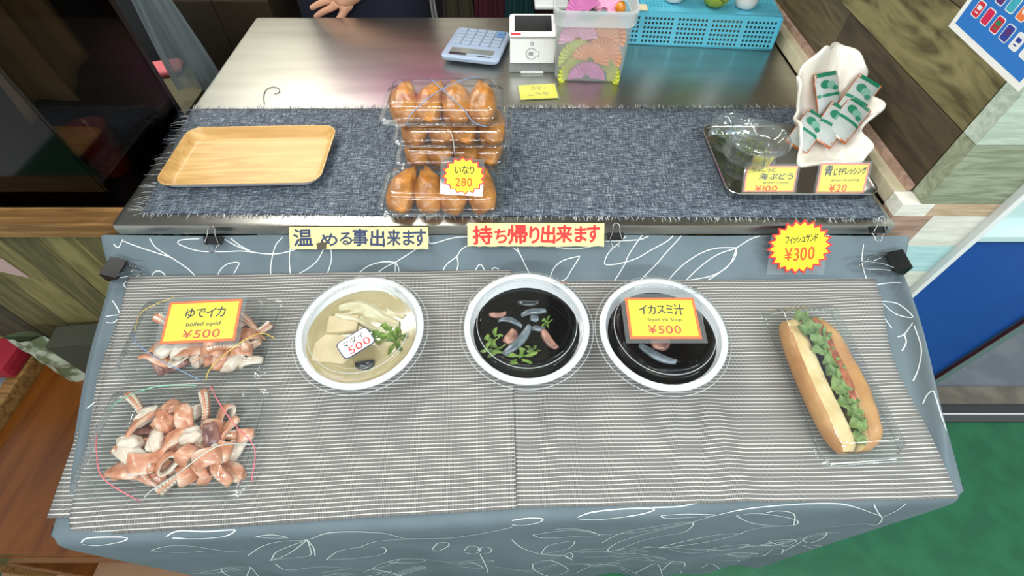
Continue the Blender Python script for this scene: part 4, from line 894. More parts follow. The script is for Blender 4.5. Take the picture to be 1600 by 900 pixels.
# calculator
CAL = pbr('pale_blue_plastic', (160, 176, 198), .4); CALK = pbr('grey_blue_keys', (166, 180, 198), .45); CALB = pbr('blue_keys', (104, 144, 190), .45); LCD = pbr('calculator_display', (126, 130, 126), .12, coat=.6); SOLR = pbr('solar_panel', (52, 44, 44), .15, coat=.6)
p0, p1, p2 = hz(690, 88, CTZ + .016), hz(781, 98, CTZ + .016), hz(797, 46, CTZ + .02)
xd = (p1 - p0).normalized(); M = frame_from((p0 + p2)/2 + Vector((0, 0, -.011)), xd, p2 - p1) @ RX(-3)
cw, cd = (p1 - p0).length, (p2 - p1).length
t = thing('calculator', 'pale blue desktop calculator with its display towards the customer', 'calculator', M)
b = MB(); R = lambda i, z: rrect(cw/2 - i, cd/2 - i, .012, z, 6); b.rings([R(.004, -.002), R(.0005, .002), R(0, .007), R(.002, .0095), R(.005, .010)], CAL); b.build('body', t, auto=40)
MB().box((0, -cd*.29, .0104), (cw*.74, .020, .0016), LCD, bev=.0005).build('display', t)
MB().box((-cw*.22, -cd*.40, .0102), (cw*.30, .009, .0012), SOLR, bev=.0004).build('solar_panel', t); MB().box((cw*.24, -cd*.42, .0101), (cw*.24, .003, .0008), SOLR).build('label_strip', t)
kx, ky = cw*.86/5, cd*.56/5
for j in range(5):
    for i in range(5):
        MB().box((-cw*.43 + kx*(i + .5), -cd*.12 + ky*(j + .5), .0114), (kx*.80, ky*.70, .0034), CALB if (i == 4 and j >= 3) else CALK, bev=.0012).build('key', t)
# card terminal
TERM = pbr('white_terminal_plastic', (232, 232, 230), .3, coat=.2); SCRN = pbr('dark_screen', (30, 28, 30), .08, coat=.8); GRYI = pbr('grey_icon_ink', (150, 150, 150), .5)
tl, tr_ = hz(796, 110, CTZ + .001), hz(866, 110, CTZ + .001); tc_ = (tl + tr_)/2; tw2 = (tr_ - tl).length
t = thing('card_terminal', 'white card payment terminal with a dark slanted screen beside the clear bucket', 'card terminal', TR(tc_.x, tc_.y, CTZ + .0005))
b = MB(); pf = [(.0, .016), (.004, .063), (.008, .068), (.066, .080), (.072, .077), (.074, .018)]
b.rings([[(x, y, z) for y, z in pf] for x in (-tw2/2 + .0015, tw2/2 - .0015)], TERM); b.build('body', t)
sl = math.degrees(math.atan2(.012, .058)); MT2 = TR(0, .038, .0745) @ RX(sl)
b = MB(); b.prism([(x, y) for x, y, _ in rrect(tw2/2 - .0005, .036, .007, 0, 5)], -.002, .0018, TERM, MT2).box((0, -.0355, .0012), (tw2*.92, .003, .0016), GRYI, MT2); b.build('top_plate', t)
MB().box((0.001, .006, .0022), (tw2*.80, .048, .0012), SCRN, MT2, bev=.0003).build('screen', t)
MB().box((-tw2*.36, -.0265, .0022), (.020, .006, .001), pbr('red_key', (200, 60, 70), .4), MT2).build('key', t)
MF = frame_from(Vector((0, .0018, .042)), (1, 0, 0), (0, .004/.054, 1))
b = MB()
def arc(cx, cy, r, a0, a1, wd=.0012, m=GRYI): b.tube([(cx + r*math.cos(math.radians(lerp(a0, a1, k/20))), cy + r*math.sin(math.radians(lerp(a0, a1, k/20))), .0008) for k in range(21)], wd*.6, m, MF, 5)
arc(-.002, -.006, .011, 20, 340); arc(.004, -.006, .010, -40, 30); arc(-.001, .014, .003, 0, 360); b.box((-.003, -.006, .0006), (.009, .007, .0008), GRYI, MF); b.build('contactless_icon', t)
b = MB(); b.box((0, .034, .0075), (tw2 + .002, .082, .015), clear('clear_acrylic', (222, 226, 226), 1.45, .05, .05, haze=.12), bev=.001).box((0, -.0095, .002), (tw2*.5, .006, .002), TERM); b.build('base', t)
# yellow card in a sleeve
c0, c1, c2 = hz(813, 156, CTZ + .002), hz(872, 153, CTZ + .002), hz(810, 134, CTZ + .002)
M = frame_from((c1 + c2)/2, c1 - c0, c2 - c0)
flatcard('note_card', 'small yellow note card in a clear sleeve lying before the card terminal', M, (c1 - c0).length, (c2 - c0).length, pbr('yellow_note', (238, 226, 60), .5), pbr('yellow_note_face', (240, 228, 66), .5), [('スマ一', .05, .20, .46, .26, pbr('faded_pen', (130, 124, 60), .6), 0, .1, 0), ('ころな', .0, -.18, .56, .24, pbr('faded_pencil', (150, 140, 70), .6), 0, .1, 0)], .002, cat='note card')
# translucent bucket of wrapped sweets
BKT = clear('frosted_bucket_plastic', (246, 247, 247), 1.4, .03, .12, haze=.22); BKR = clear('frosted_bucket_rim', (240, 242, 242), 1.4, .05, .14, haze=.45)
a, c = hz(868, 128, CTZ), hz(972, 130, CTZ); bw = (c - a).length; bc = Vector(((a.x + c.x)/2, (a.y + c.y)/2 + .058, CTZ + .0005))
t = thing('clear_bucket', 'frosted clear plastic bucket full of sweets in pleated paper cups', 'bucket', TR(bc) @ RZ(-2)); MB_ = t.matrix_world.copy()
b = MB(); R = lambda k, z: rrect(bw/2*k, .058*k, .022, z, 8)
b.rings([R(.93, .0), R(1.0, .004), R(1.06, .108), R(1.07, .114)], BKT, cap1=False); b.build('tub', t, auto=50)
b = MB(); b.rings([R(1.07, .112), R(1.13, .113), R(1.14, .134), R(1.17, .137), R(1.16, .142), R(1.11, .142), R(1.09, .114)], BKR, cap0=False, cap1=False); b.build('rim', t, auto=50)
SWC = [pbr('pink_pleated_paper', (214, 130, 186), .7, col2=(226, 150, 200), scale=20), pbr('orange_pleated_paper', (226, 146, 76), .7, col2=(232, 164, 98), scale=20), pbr('lime_pleated_paper', (196, 200, 66), .7, col2=(208, 212, 90), scale=20), pbr('pale_pink_paper', (236, 178, 206), .7), pbr('peach_paper', (232, 170, 120), .7)]
AMB = pbr('amber_sweet', (214, 130, 30), .3, coat=.5)
def fan(m, seed):
    b = MB()
    def fn(u, v):
        a = math.pi*u; r = .008 + .030*v; z = .0022*math.sin(a*26)*(.3 + v) + .006*v*v; return (r*math.cos(a), r*math.sin(a)*.95, z)
    b.grid(fn, 130, 4, m); b.grid(lambda u, v: fn(u, v)[:2] + (fn(u, v)[2] - .004 - .006*(1 - v),), 130, 4, m)
    return b
spots = [(-.004, -.050, .004, 88, 0, 0, 'pink half round pleated wrapper pressed flat against the bucket front'),
 (.0, -.046, .038, 84, -14, 1, 'orange pleated wrapper above the pink one at the bucket front'), (.026, -.042, .048, 84, -40, 1, 'orange pleated wrapper at the right of the bucket front'),
 (-.030, -.042, .012, 84, 60, 2, 'lime pleated wrapper low at the left of the bucket'), (.032, -.042, .010, 84, -64, 2, 'lime pleated wrapper low at the right of the bucket'),
 (-.028, -.038, .040, 80, 30, 2, 'lime pleated wrapper halfway up at the left of the bucket'), (-.028, -.036, .074, 74, 10, 3, 'pale pink wrapper below the bucket rim on the left'),
 (.016, -.034, .074, 72, -20, 4, 'peach wrapper below the bucket rim in the middle'), (.030, -.030, .082, 76, -40, 1, 'orange wrapper below the bucket rim on the right'),
 (-.020, -.008, .112, 58, 40, 0, 'pink pleated wrapper sticking up inside the bucket rim'), (.020, .0, .116, 36, -30, 3, 'pale pink wrapper lying on top inside the bucket rim'),
 (-.012, .022, .112, 40, 20, 3, 'pale pink wrapper at the back on top of the bucket'), (.0, .0, .030, 60, 20, 1, 'orange wrapper buried in the middle of the bucket'),
 (-.022, -.012, .055, 80, -30, 4, 'peach wrapper buried at the left of the bucket'), (.026, -.014, .020, 80, 30, 2, 'lime wrapper buried at the right of the bucket'), (.0, -.024, .062, 80, 10, 1, 'orange wrapper behind the front ones in the bucket'), (-.006, -.028, .020, 84, -20, 2, 'lime wrapper right behind the pink front one')]
fm = {}
for i, (x, y, z, rx, rz, k, lb) in enumerate(spots):
    if k in fm: o = fm[k].copy(); C.objects.link(o)
    else: o = fan(SWC[k], k).build('wrapped_sweet', smooth=False); fm[k] = o
    o.matrix_world = MB_ @ TR(x, y, z) @ RZ(rz*.4) @ RX(rx) @ RZ(rz*.6); tag(o, lb, 'sweet', 'wrapped sweets in the bucket')
b = MB(); b.lathe([(0, -.012), (.008, -.009), (.011, 0), (.008, .009), (0, .012)], AMB, None, 20); o = b.build('sweet', smooth=True, M=MB_ @ TR(.050, -.010, .126) @ RX(30)); tag(o, 'amber coloured sweet at the right inside the bucket rim', 'sweet')
# inverted blue basket
BSK = pbr('turquoise_plastic', (84, 180, 206), .4, col2=(92, 188, 214), scale=6)
br_, bl2 = hz(1204, 79, CTZ), hz(985, 69, CTZ); dirx = (br_ - bl2).normalized(); Lb = .375; Hb_ = .066; Db = .26
org = br_ - dirx*Lb
M = frame_from(org, dirx, (-dirx.y, dirx.x, 0)); M = TR(0, 0, .0006) @ M
t = thing('plastic_basket', 'turquoise perforated plastic basket standing upside down on the counter', 'basket', M)
def lattice(b, P, U, V, ncx, secs, nrows, wu, wv, thick, ins=.22):
    """perforated wall: cells with square holes between solid ribs"""
    N_ = U.cross(V).normalized()*thick; xs_, kinds = [0], []
    tot = secs*(ncx*1.0 + .9) + .9; un = 1/tot; x = 0
    def adv(q, k): xs_.append(xs_[-1] + q*un); kinds.append(k)
    adv(.9, 's')
    for s in range(secs):
        for c_ in range(ncx): adv(.42, 's'); adv(.58, 'h')
        adv(.9 if True else 0, 's')
    sc_ = 1/xs_[-1]; xs_ = [q*sc_ for q in xs_]; ys_, ky_ = [0], []
    ys_.append(.09); ky_.append('s')
    for r in range(nrows): ys_.append(ys_[-1] + .82/nrows*.52); ky_.append('h'); ys_.append(ys_[-1] + .82/nrows*.48); ky_.append('s')
    ys_.append(1); ky_.append('s'); nx, ny = len(xs_), len(ys_)
    idx = lambda i, j, k: k*nx*ny + j*nx + i
    vs = [P + U*x + V*y + N_*k for k in (0, 1) for y in ys_ for x in xs_]; fs = []; solid = lambda i, j: 0 <= i < nx - 1 and 0 <= j < ny - 1 and not (kinds[i] == 'h' and ky_[j] == 'h')
    for j in range(ny - 1):
        for i in range(nx - 1):
            if not solid(i, j): continue
            fs.append([idx(i, j, 1), idx(i + 1, j, 1), idx(i + 1, j + 1, 1), idx(i, j + 1, 1)]); fs.append([idx(i, j, 0), idx(i, j + 1, 0), idx(i + 1, j + 1, 0), idx(i + 1, j, 0)])
            for (di, dj, p_, q_) in ((-1, 0, (i, j), (i, j + 1)), (1, 0, (i + 1, j + 1), (i + 1, j)), (0, -1, (i + 1, j), (i, j)), (0, 1, (i, j + 1), (i + 1, j + 1))):
                if not solid(i + di, j + dj): fs.append([idx(*p_, 0), idx(*p_, 1), idx(*q_, 1), idx(*q_, 0)][::-1])
    b.add(vs, fs, BSK)
tp = .012; V3 = Vector
b = MB(); lattice(b, V3((0, 0, 0)), V3((Lb, 0, 0)), V3((0, tp, Hb_)), 8, 5, 6, 0, 0, .0016); b.build('front_wall', t)
b = MB(); lattice(b, V3((Lb, 0, 0)), V3((0, Db, 0)), V3((-tp*.2, 0, Hb_)), 8, 3, 6, 0, 0, .0016); b.build('side_wall', t)
b = MB(); lattice(b, V3((0, Db, 0)), V3((0, -Db, 0)), V3((tp*.2, 0, Hb_)), 8, 3, 6, 0, 0, .0016); b.build('side_wall', t)
b = MB(); lattice(b, V3((0, tp, Hb_)), V3((Lb, 0, 0)), V3((0, Db - tp, 0)), 8, 5, 24, 0, 0, .0016); b.build('bottom', t)
b = MB(); b.tube([(0, tp, Hb_), (Lb - tp*.2, tp, Hb_), (Lb - tp*.2, Db, Hb_), (0, Db, Hb_)], .0022, BSK, None, 8, True).tube([(0, 0, .002), (Lb, 0, .002), (Lb, Db, .002), (0, Db, .002)], .0024, BSK, None, 8, True); b.build('rim', t, smooth=True)
zb = CTZ + Hb_ + .0048
# things standing on the basket
LIME = pbr('lime_green_rubber', (128, 156, 48), .5, col2=(146, 172, 62), scale=10); g0 = hz(1118, 14, zb)
t = thing('round_toy', 'lime green round toy with a small face sitting on the turquoise basket', 'toy', TR(g0.x, g0.y + .016, zb))
b = MB(); b.lathe([(0, 0), (.012, .0005), (.022, .006), (.029, .018), (.030, .028), (.026, .042), (.016, .052), (0, .055)], LIME, None, 32); b.build('body', t, smooth=True)
for i in range(3):
    a = math.radians((-86, -66, -76)[i]); r = .0293; p = V3((r*math.cos(a), r*math.sin(a), (.023, .024, .0195)[i])); b = MB(); b.lathe([(0, .0012), (.0014, .0008), (.0018, 0)], BLK, TR(p) @ RZ(math.degrees(a) + 90) @ RX(78), 12); b.build('eye' if i < 2 else 'mouth', t, smooth=True)
for i, (px, py, r, lb) in enumerate(((1054, 4, .025, 'white china cup standing on the basket beside the bucket'), (1166, 14, .026, 'white china cup standing on the basket right of the green toy'))):
    c_ = hz(px, py, zb); t = thing('white_cup', lb, 'cup', TR(c_.x, c_.y + r*.55, zb), 'white cups on the basket'); b = MB()
    b.lathe([(0, .001), (r*.72, 0), (r*.8, .002), (r*.95, .012), (r*1.05, .05), (r*1.08, .068), (r*1.02, .068), (r*.98, .05), (r*.86, .012), (0, .006)], pbr('white_china', (226, 226, 224), .25, coat=.4), None, 36); b.build('cup', t, smooth=True)
    b = MB(); b.tube([(r*1.0, 0, .056), (r*1.5, 0, .054), (r*1.7, 0, .036), (r*1.45, 0, .02), (r*.98, 0, .018)], .003, pbr('white_china_handle', (226, 226, 224), .25), RZ(60), 8); b.build('handle', t, smooth=True)
c_ = hz(999, 12, zb); o = MB().box((0, 0, .001), (.034, .028, .002), pbr('beige_card', (216, 204, 168), .7), bev=.0004).build('note_card', M=TR(c_.x, c_.y, zb) @ RZ(-6)); tag(o, 'small blank beige card lying on the basket beside the bucket', 'note card')
# white plastic rack behind the terminal
c_ = hz(850, 18, CTZ); t = thing('plastic_rack', 'white plastic rack behind the card terminal at the counter edge', 'rack', TR(c_.x, c_.y + .02, CTZ + .0005)); b = MB()
b.box((.02, .035, .003), (.085, .09, .006), WHITEP, bev=.002); b.build('base', t)
for k in range(3): b = MB(); b.prism([(-.024, 0), (.06, 0), (.06, .05), (-.006, .062)], -.001, .001, WHITEP, TR(0, .01 + .028*k, .006) @ RX(72)); b.build('divider', t)
b = MB(); b.tube([(-.026, -.012, .004), (-.03, -.01, .04), (-.028, 0, .10)], .0022, DARKM, None, 8); b.build('cable', t, smooth=True)
# a loose curled thread on the counter
pts = [hz(x, y, CTZ + .0012) for x, y in ((413, 163), (412, 150), (416, 140), (426, 136), (435, 138), (436, 144), (428, 147))]
tag(MB().tube(spline(pts), .0007, pbr('dark_thread', (70, 74, 76), .6), None, 6).build('loose_thread', smooth=True), 'loose curled dark thread on the bare steel behind the wooden tray', 'thread')
# ------------------------------------------------------------------ binder clips
CLIPB = pbr('black_clip_steel', (24, 24, 26), .35); WIRE = pbr('clip_wire', (150, 150, 150), .25, 1.0)
def clip(label, M, W, H, hl_, same=False):
    # spine at y=0, jaws towards +y, wire handles folded forward (same) or one each way
    t = thing('binder_clip', label, 'clip', M, 'binder clips on the cloth'); b = MB(); D = H*1.05
    pr = [(0, H*.08), (0, H*.92), (H*.08, H), (D*.55, H*.80), (D, H*.58), (D, H*.42), (D*.55, H*.20), (H*.08, 0)]
    b.rings([[(x, y, z) for y, z in pr] for x in (-W/2, W/2)], CLIPB); b.build('body', t)
    for s in (1, -1):
        w_ = W*.38; y0, sg = (D*.96, 1) if (same or s > 0) else (D*.9, -1); zz = H*(.62 if s > 0 else (.34 if same else .95)); L_ = hl_ if sg > 0 else hl_ + D; up = .10*s if same else .06
        b = MB(); b.tube(spline([(-w_*1.05, y0, zz), (-w_*.62, y0 + sg*L_*.45, zz + L_*up), (-w_*.55, y0 + sg*L_*.80, zz + L_*up*1.4), (-w_*.3, y0 + sg*L_*.97, zz + L_*up*1.5), (0, y0 + sg*L_, zz + L_*up*1.5), (w_*.3, y0 + sg*L_*.97, zz + L_*up*1.5), (w_*.55, y0 + sg*L_*.80, zz + L_*up*1.4), (w_*.62, y0 + sg*L_*.45, zz + L_*up), (w_*1.05, y0, zz)], 5), W*.02 + .0004, WIRE, None, 8); b.build('handle', t, smooth=True)
    return t
clip('black binder clip holding the cloth at its left back corner', Matrix.Translation(hs(177, 426, .012)) @ Matrix.Rotation(AL, 4, 'X') @ RZ(-94), .034, .021, .026, True)
clip('large black binder clip holding the cloth at its right back corner', Matrix.Translation(hs(1405, 416, .018)) @ Matrix.Rotation(AL, 4, 'X') @ RZ(90), .034, .022, .040, True)
pl = lambda px, py: hit(px, py, (0, .5245, .8505), ln)
clip('small black binder clip on the counter lip beside the red lettered banner', frame_from(pl(960, 364), (1, 0, 0), (0, -.75, -.66)) @ RY(180) @ TR(0, 0, .001), .024, .011, .013)
clip('black binder clip on the cloth edge left of the navy lettered banner', frame_from(hs(338, 371, .040), (1, 0, 0), (0, -.85, -.5)) @ RY(180), .027, .012, .013)
clip('small black binder clip on the counter lip right of the large star card', frame_from(pl(1367, 354), (1, 0, 0), (0, -.75, -.66)) @ RY(180) @ TR(0, 0, .001), .024, .010, .013)
# ------------------------------------------------------------------ poster on the right wall
XW = .6318
A_, B_, C_ = hx(1482, 41, XW), hx(1582, 135, XW), hx(1514, 0, XW)
xd = (B_ - A_).normalized(); yd = (C_ - A_); yd = (yd - xd*yd.dot(xd)).normalized()
Mp = frame_from(A_, xd, yd); Pw, Ph = .165, .21
t = thing('payment_poster', 'blue poster with rows of small coloured payment badges on the plank wall', 'poster', Mp)
b = MB(); b.box((Pw/2, Ph/2, -.0004), (Pw, Ph, .0012), WPAP); b.box((Pw/2, Ph/2 + .001, .0003), (Pw - .016, Ph - .014, .0003), pbr('poster_blue', (36, 116, 196), .5)); b.build('sheet', t)
cols = [(206, 40, 60), (228, 228, 230), (232, 120, 60), (206, 30, 80), (232, 232, 232), (30, 130, 80), (190, 30, 60), (90, 40, 110), (230, 200, 40), (40, 60, 150), (60, 170, 190)]
cm = [pbr('badge_ink', c_, .5) for c_ in cols]; bw_, bh_ = .0155, .0195
for r in range(7):
    for k in range(6):
        q = cm[(r*4 + k*3) % len(cm)]; q2 = cm[(r*5 + k*2 + 1) % len(cm)]; x, y = .028 + k*.0215, .036 + r*.0255
        if x > Pw - .016 or y > Ph - .02: continue
        b = MB(); b.prism([(a, c_) for a, c_, _ in rrect(bw_/2, bh_/2, .003, 0, 3)], .0005, .0007, WPAP, Mp.inverted() @ Mp @ TR(x, y, 0)); b.prism([(a, c_) for a, c_, _ in rrect(bw_/2 - .0011, bh_/2 - .0011, .0024, 0, 3)], .0007, .0008, q, TR(x, y, 0))
        if k % 2: b.prism([(.004*math.cos(i*.5236), .004*math.sin(i*.5236)) for i in range(12)], .0008, .0009, q2, TR(x, y + .0015, 0))
        else: b.box((0, .002, .00085), (.008, .005, .0001), q2, TR(x, y, 0)); b.box((0, -.004, .00085), (.006, .0015, .0001), q2, TR(x, y, 0))
        b.build('badge', t)
# ------------------------------------------------------------------ dark glass cabinet on the left
SMOKE = clear('smoked_glass', (196, 188, 182), 1.4, .0, .06); CABM = pbr('black_cabinet', (16, 15, 15), .35)
t = thing('glass_cabinet', 'tall black cabinet with smoked glass sides beside the counter', 'cabinet', (-1.08, .735, 0)); q_ = t.matrix_world.inverted()
X0, X1, Y0, Y1 = -1.52, -.66, .60, .862
b = MB(); b.box(((X0 + X1)/2, (Y0 + Y1)/2, .38), (X1 - X0, Y1 - Y0, .76), CABM, q_, bev=.003).box(((X0 + X1)/2, (Y0 + Y1)/2, 1.78), (X1 - X0, Y1 - Y0, .06), CABM, q_).box(((X0 + X1)/2, Y1 - .006, 1.25), (X1 - X0, .012, 1.0), CABM, q_).box((X0 + .006, (Y0 + Y1)/2, 1.25), (.012, Y1 - Y0, 1.0), CABM, q_); b.build('body', t)
MB().box((X1 - .003, (Y0 + Y1)/2 - .006, 1.255), (.005, Y1 - Y0 - .014, .988), SMOKE, q_).build('side_glass', t); MB().box(((X0 + X1)/2, Y0 + .003, 1.255), (X1 - X0 - .014, .005, .988), SMOKE, q_).build('front_glass', t)
b = MB(); b.lathe([(0, .002), (.026, 0), (.029, .004), (.0365, .095), (.038, .099), (.0355, .098), (.027, .005), (0, .004)], clear('red_tinted_cup', (214, 112, 104), 1.4, .03, .1, haze=.4, hazecol=(180, 66, 60)), None, 40)
o = b.build('plastic_cup', smooth=True, M=TR(-.795, .775, .7605)); tag(o, 'reddish see through plastic cup standing behind the smoked cabinet glass', 'cup')
def hang(name, x, y0, y1, z0, z1, m, lb, cat, axis='y', amp=.008, th=.003):
    b = MB()
    def fn(u, v):
        w_ = lerp(y0, y1, u) ; k = amp*math.sin(u*17 + v*2)*(1.1 - v) + amp*.5*math.sin(u*31); zz = lerp(z0, z1, v) + .018*math.sin(u*9)*(1 - v)
        w_ = lerp((y0 + y1)/2, w_, .62 + .38*(1 - v)); return (x + k, w_, zz) if axis == 'y' else (w_, x + k, zz)
    b.grid(fn, 40, 20, m); o = b.build(name, smooth=True); md = o.modifiers.new('t', 'SOLIDIFY'); md.thickness = th; return tag(o, lb, cat)
hang('hanging_towel', -.735, .64, .84, .955, 1.40, pbr('beige_towel', (140, 134, 106), .9), 'beige towel hanging behind the smoked glass of the black cabinet', 'towel')
# ------------------------------------------------------------------ behind the counter, left
t = thing('brown_cabinet', 'plain dark brown cabinet behind the steel counter', 'cabinet', (-.78, 1.48, 0)); q_ = t.matrix_world.inverted()
MB().box((-.79, 1.48, .44), (.30, .22, .88), BROWNC, q_, bev=.004).build('body', t)
for s in (-1, 1): MB().box((-.79 + s*.075, 1.366, .44), (.148, .014, .80), BROWNC, q_, bev=.003).build('door', t)
b = MB(); b.box((-1.14, 1.30, .575), (.36, .36, .03), OLIVEB, bev=.004); t = thing('low_stand', 'low olive topped stand between the black and brown cabinets', 'stand', (-1.14, 1.30, 0)); b = MB(); b.box((0, 0, .575), (.40, .40, .03), OLIVEB, bev=.004); b.build('top', t)
for sx in (-1, 1):
    for sy in (-1, 1): MB().box((sx*.18, sy*.18, .28), (.03, .03, .56), OLIVEB).build('leg', t)
pc = hz(250, 103, .61); b = MB(); b.rings([[(x*k, y*k, z) for x, y, _ in rrect(.06, .042, .02, 0, 6)] for k, z in ((.94, 0), (1, .005), (1, .012), (.94, .018))], pbr('pink_pad_cloth', (204, 104, 110), .8)); o = b.build('pink_pad', smooth=True, M=TR(pc.x, pc.y, .5905) @ RZ(20)); tag(o, 'small folded pink cloth pad on the low olive stand', 'cloth')
BAGM = clear('thin_white_bag_film', (216, 222, 224), 1.4, .03, .2, haze=.34, hazecol=(190, 202, 206), bump=.4, bscale=18)
b = MB()
def bagf(u, v):
    a = 2*math.pi*u; k = lerp(.018, .062, (1 - v)**.7); fo = 1 + .16*math.sin(5*a + 2*v) + .1*math.sin(9*a); return (k*fo*math.cos(a), .55*k*fo*math.sin(a), lerp(0, .34, v) + .008*math.sin(3*a)*(1 - v))
b.grid(bagf, 60, 20, BAGM); bp = hy(305, 134, 1.27); o = b.build('plastic_bag', smooth=True, M=TR(bp.x, 1.285, bp.z - .004)); tag(o, 'thin white see through plastic bag hanging before the brown cabinet', 'bag')
# dark cloths hanging behind the counter, right of the person
hang('hanging_apron', 1.58, -.335, -.222, .5, .94, pbr('white_cotton', (196, 192, 190), .85), 'white cloth strip hanging beside the person behind the counter', 'cloth', 'x')
hang('hanging_apron', 1.61, -.226, -.11, .5, .93, pbr('olive_brown_cloth', (62, 56, 40), .9), 'olive brown cloth hanging behind the counter beside the white one', 'cloth', 'x')
hang('hanging_apron', 1.63, -.13, .01, .5, .95, pbr('maroon_cloth', (72, 16, 34), .85), 'maroon cloth hanging behind the counter left of the teal one', 'cloth', 'x')
hang('hanging_apron', 1.60, -.03, .08, .5, .94, pbr('dark_teal_cloth', (14, 58, 62), .7), 'dark teal cloth hanging behind the counter left of the terminal', 'cloth', 'x')
t = thing('dark_cupboard', 'dark reddish cupboard behind the counter below the bucket', 'cupboard', (.30, 1.80, 0)); MB().box((0, 0, .45), (.9, .22, .90), pbr('dark_red_laminate', (40, 14, 18), .5), bev=.004).build('body', t); MB().box((-.22, -.117, .45), (.43, .014, .84), pbr('dark_red_door', (44, 16, 20), .5), bev=.003).build('door', t); MB().box((.22, -.117, .45), (.43, .014, .84), pbr('dark_red_door2', (44, 16, 20), .5), bev=.003).build('door', t)
# ------------------------------------------------------------------ lower left: bench and things by the boards
t = thing('wooden_bench', 'varnished brown wooden bench standing left of the display table', 'bench', (-.90, .335, 0)); q_ = t.matrix_world.inverted()
MB().box((-.885, .335, .388), (.39, .39, .024), W_BENCH, q_, bev=.004).build('seat', t)
MB().box((-1.097, .335, .40), (.03, .40, .06), W_RAIL, q_, bev=.005).build('rim_rail', t)
for x in (-1.06, -.72):
    for y in (.165, .505): MB().box((x, y, .19), (.04, .04, .375), W_BENCH, q_, bev=.003).build('leg', t)
MB().box((-.885, .145, .34), (.36, .012, .07), W_BENCH, q_).build('apron', t)
t = thing('cardboard_box', 'grey green cardboard box leaning on the mossy boards behind the bench', 'box', TR(-.865, .518, .4005) @ RZ(6)); b = MB(); b.box((0, 0, .075), (.15, .05, .15), pbr('grey_green_card', (60, 62, 50), .75), bev=.002); b.build('body', t); MB().box((.076, -.028, .08), (.05, .003, .14), pbr('grey_green_flap', (48, 50, 42), .75), RZ(-12)).build('flap', t)
o = MB().box((0, 0, .04), (.10, .06, .08), pbr('dark_red_box', (60, 10, 22), .5), bev=.004).build('red_box', M=TR(-.735, .47, .4005) @ RZ(-8)); tag(o, 'small dark red box on the bench beside the table cloth', 'box')
sp = hy(14, 505, .50)
t = thing('printed_bag', 'crumpled bag with a leaf print at the far left by the boards', 'bag', TR(sp.x - .02, .505, .4005)); b = MB(); b.grid(lambda u, v: ((u - .5)*.10*(1 - .15*v), -.02*math.sin(math.pi*u)*(1 - .4*v) + .006*noise.noise(V3((u*5, v*5, 1))), v*.16), 16, 18, pbr('leaf_print_film', (92, 104, 76), .35, col2=(176, 186, 164), scale=30, lo=.45, hi=.55, coat=.3)); b.grid(lambda u, v: ((.5 - u)*.10*(1 - .15*v), .02*math.sin(math.pi*u)*(1 - .4*v), v*.16), 16, 18, pbr('leaf_print_back', (92, 104, 76), .4)); b.build('bag', t, smooth=True)
o = MB().box((0, 0, .02), (.12, .09, .04), pbr('red_cloth_fold', (150, 20, 40), .7), bev=.012).build('red_cloth', M=TR(hz(12, 560, .44).x - .02, hz(12, 560, .44).y, .4305)); tag(o, 'folded red cloth beside the bench rail at the far left', 'cloth')
o = MB().box((0, 0, .002), (.24, .22, .004), pbr('grey_paper_stack', (132, 136, 138), .7)).build('paper_sheet', M=TR(-1.24, .40, .3805) @ RZ(4)); tag(o, 'grey sheet of paper lying left of the bench rail', 'paper')
t = thing('side_shelf', 'low wooden shelf left of the bench carrying the grey sheet', 'shelf', (-1.27, .33, 0)); MB().box((0, 0, .37), (.30, .40, .02), W_RAIL, bev=.003).build('shelf', t)
for sx in (-1, 1): MB().box((sx*.13, 0, .18), (.02, .38, .36), W_RAIL).build('side_panel', t)
o = MB().box((0, 0, .004), (.5, .30, .008), pbr('tan_cardboard', (150, 112, 86), .8, col2=(160, 124, 96), scale=6), bev=.002).build('cardboard_sheet', M=TR(-1.02, .03, .0005)); tag(o, 'flat tan cardboard sheet on the green floor in front of the bench', 'cardboard')
# ------------------------------------------------------------------ the person behind the counter
SKIN = pbr('skin', (206, 152, 122), .5, col2=(214, 164, 136), scale=18, sss=.2, bump=.08, bscale=120); HAIR = pbr('dark_hair', (30, 24, 22), .5, bump=.4, bscale=90)
NAVC = pbr('navy_apron_cloth', (20, 22, 42), .85, bump=.15, bscale=300); MAG = pbr('magenta_shirt', (214, 96, 170), .85, bump=.1, bscale=200); PNT = pbr('dark_trousers', (34, 34, 40), .85)
PX, PY = -.41, 1.445
t = thing('person', 'person in navy apron and magenta shirt behind the counter, one hand at waist', 'person', (PX, PY, 0))
J = {'pelvis': ((0, 0, .86), .105), 'waist': ((0, -.005, 1.0), .098), 'chest': ((0, -.005, 1.18), .112), 'neckb': ((0, .005, 1.325), .062), 'neck': ((0, -.005, 1.385), .050), 'head': ((0, -.025, 1.455), .074), 'crown': ((0, -.015, 1.535), .070),
     'hipL': ((.085, 0, .83), .082), 'kneeL': ((.095, -.01, .46), .052), 'ankL': ((.095, .02, .08), .034), 'toeL': ((.10, -.12, .035), .030), 'hipR': ((-.085, 0, .83), .082), 'kneeR': ((-.095, -.01, .46), .052), 'ankR': ((-.095, .02, .08), .034), 'toeR': ((-.10, -.12, .035), .030),
     'shL': ((.165, .005, 1.285), .052), 'elL': ((.215, -.03, 1.03), .037), 'wrL': ((.040, -.162, .905), .026), 'palmL': ((.0, -.168, .892), .024), 'shR': ((-.165, .005, 1.285), .052), 'elR': ((-.205, .10, 1.04), .037), 'wrR': ((-.12, .175, .88), .026), 'palmR': ((-.08, .19, .85), .024)}
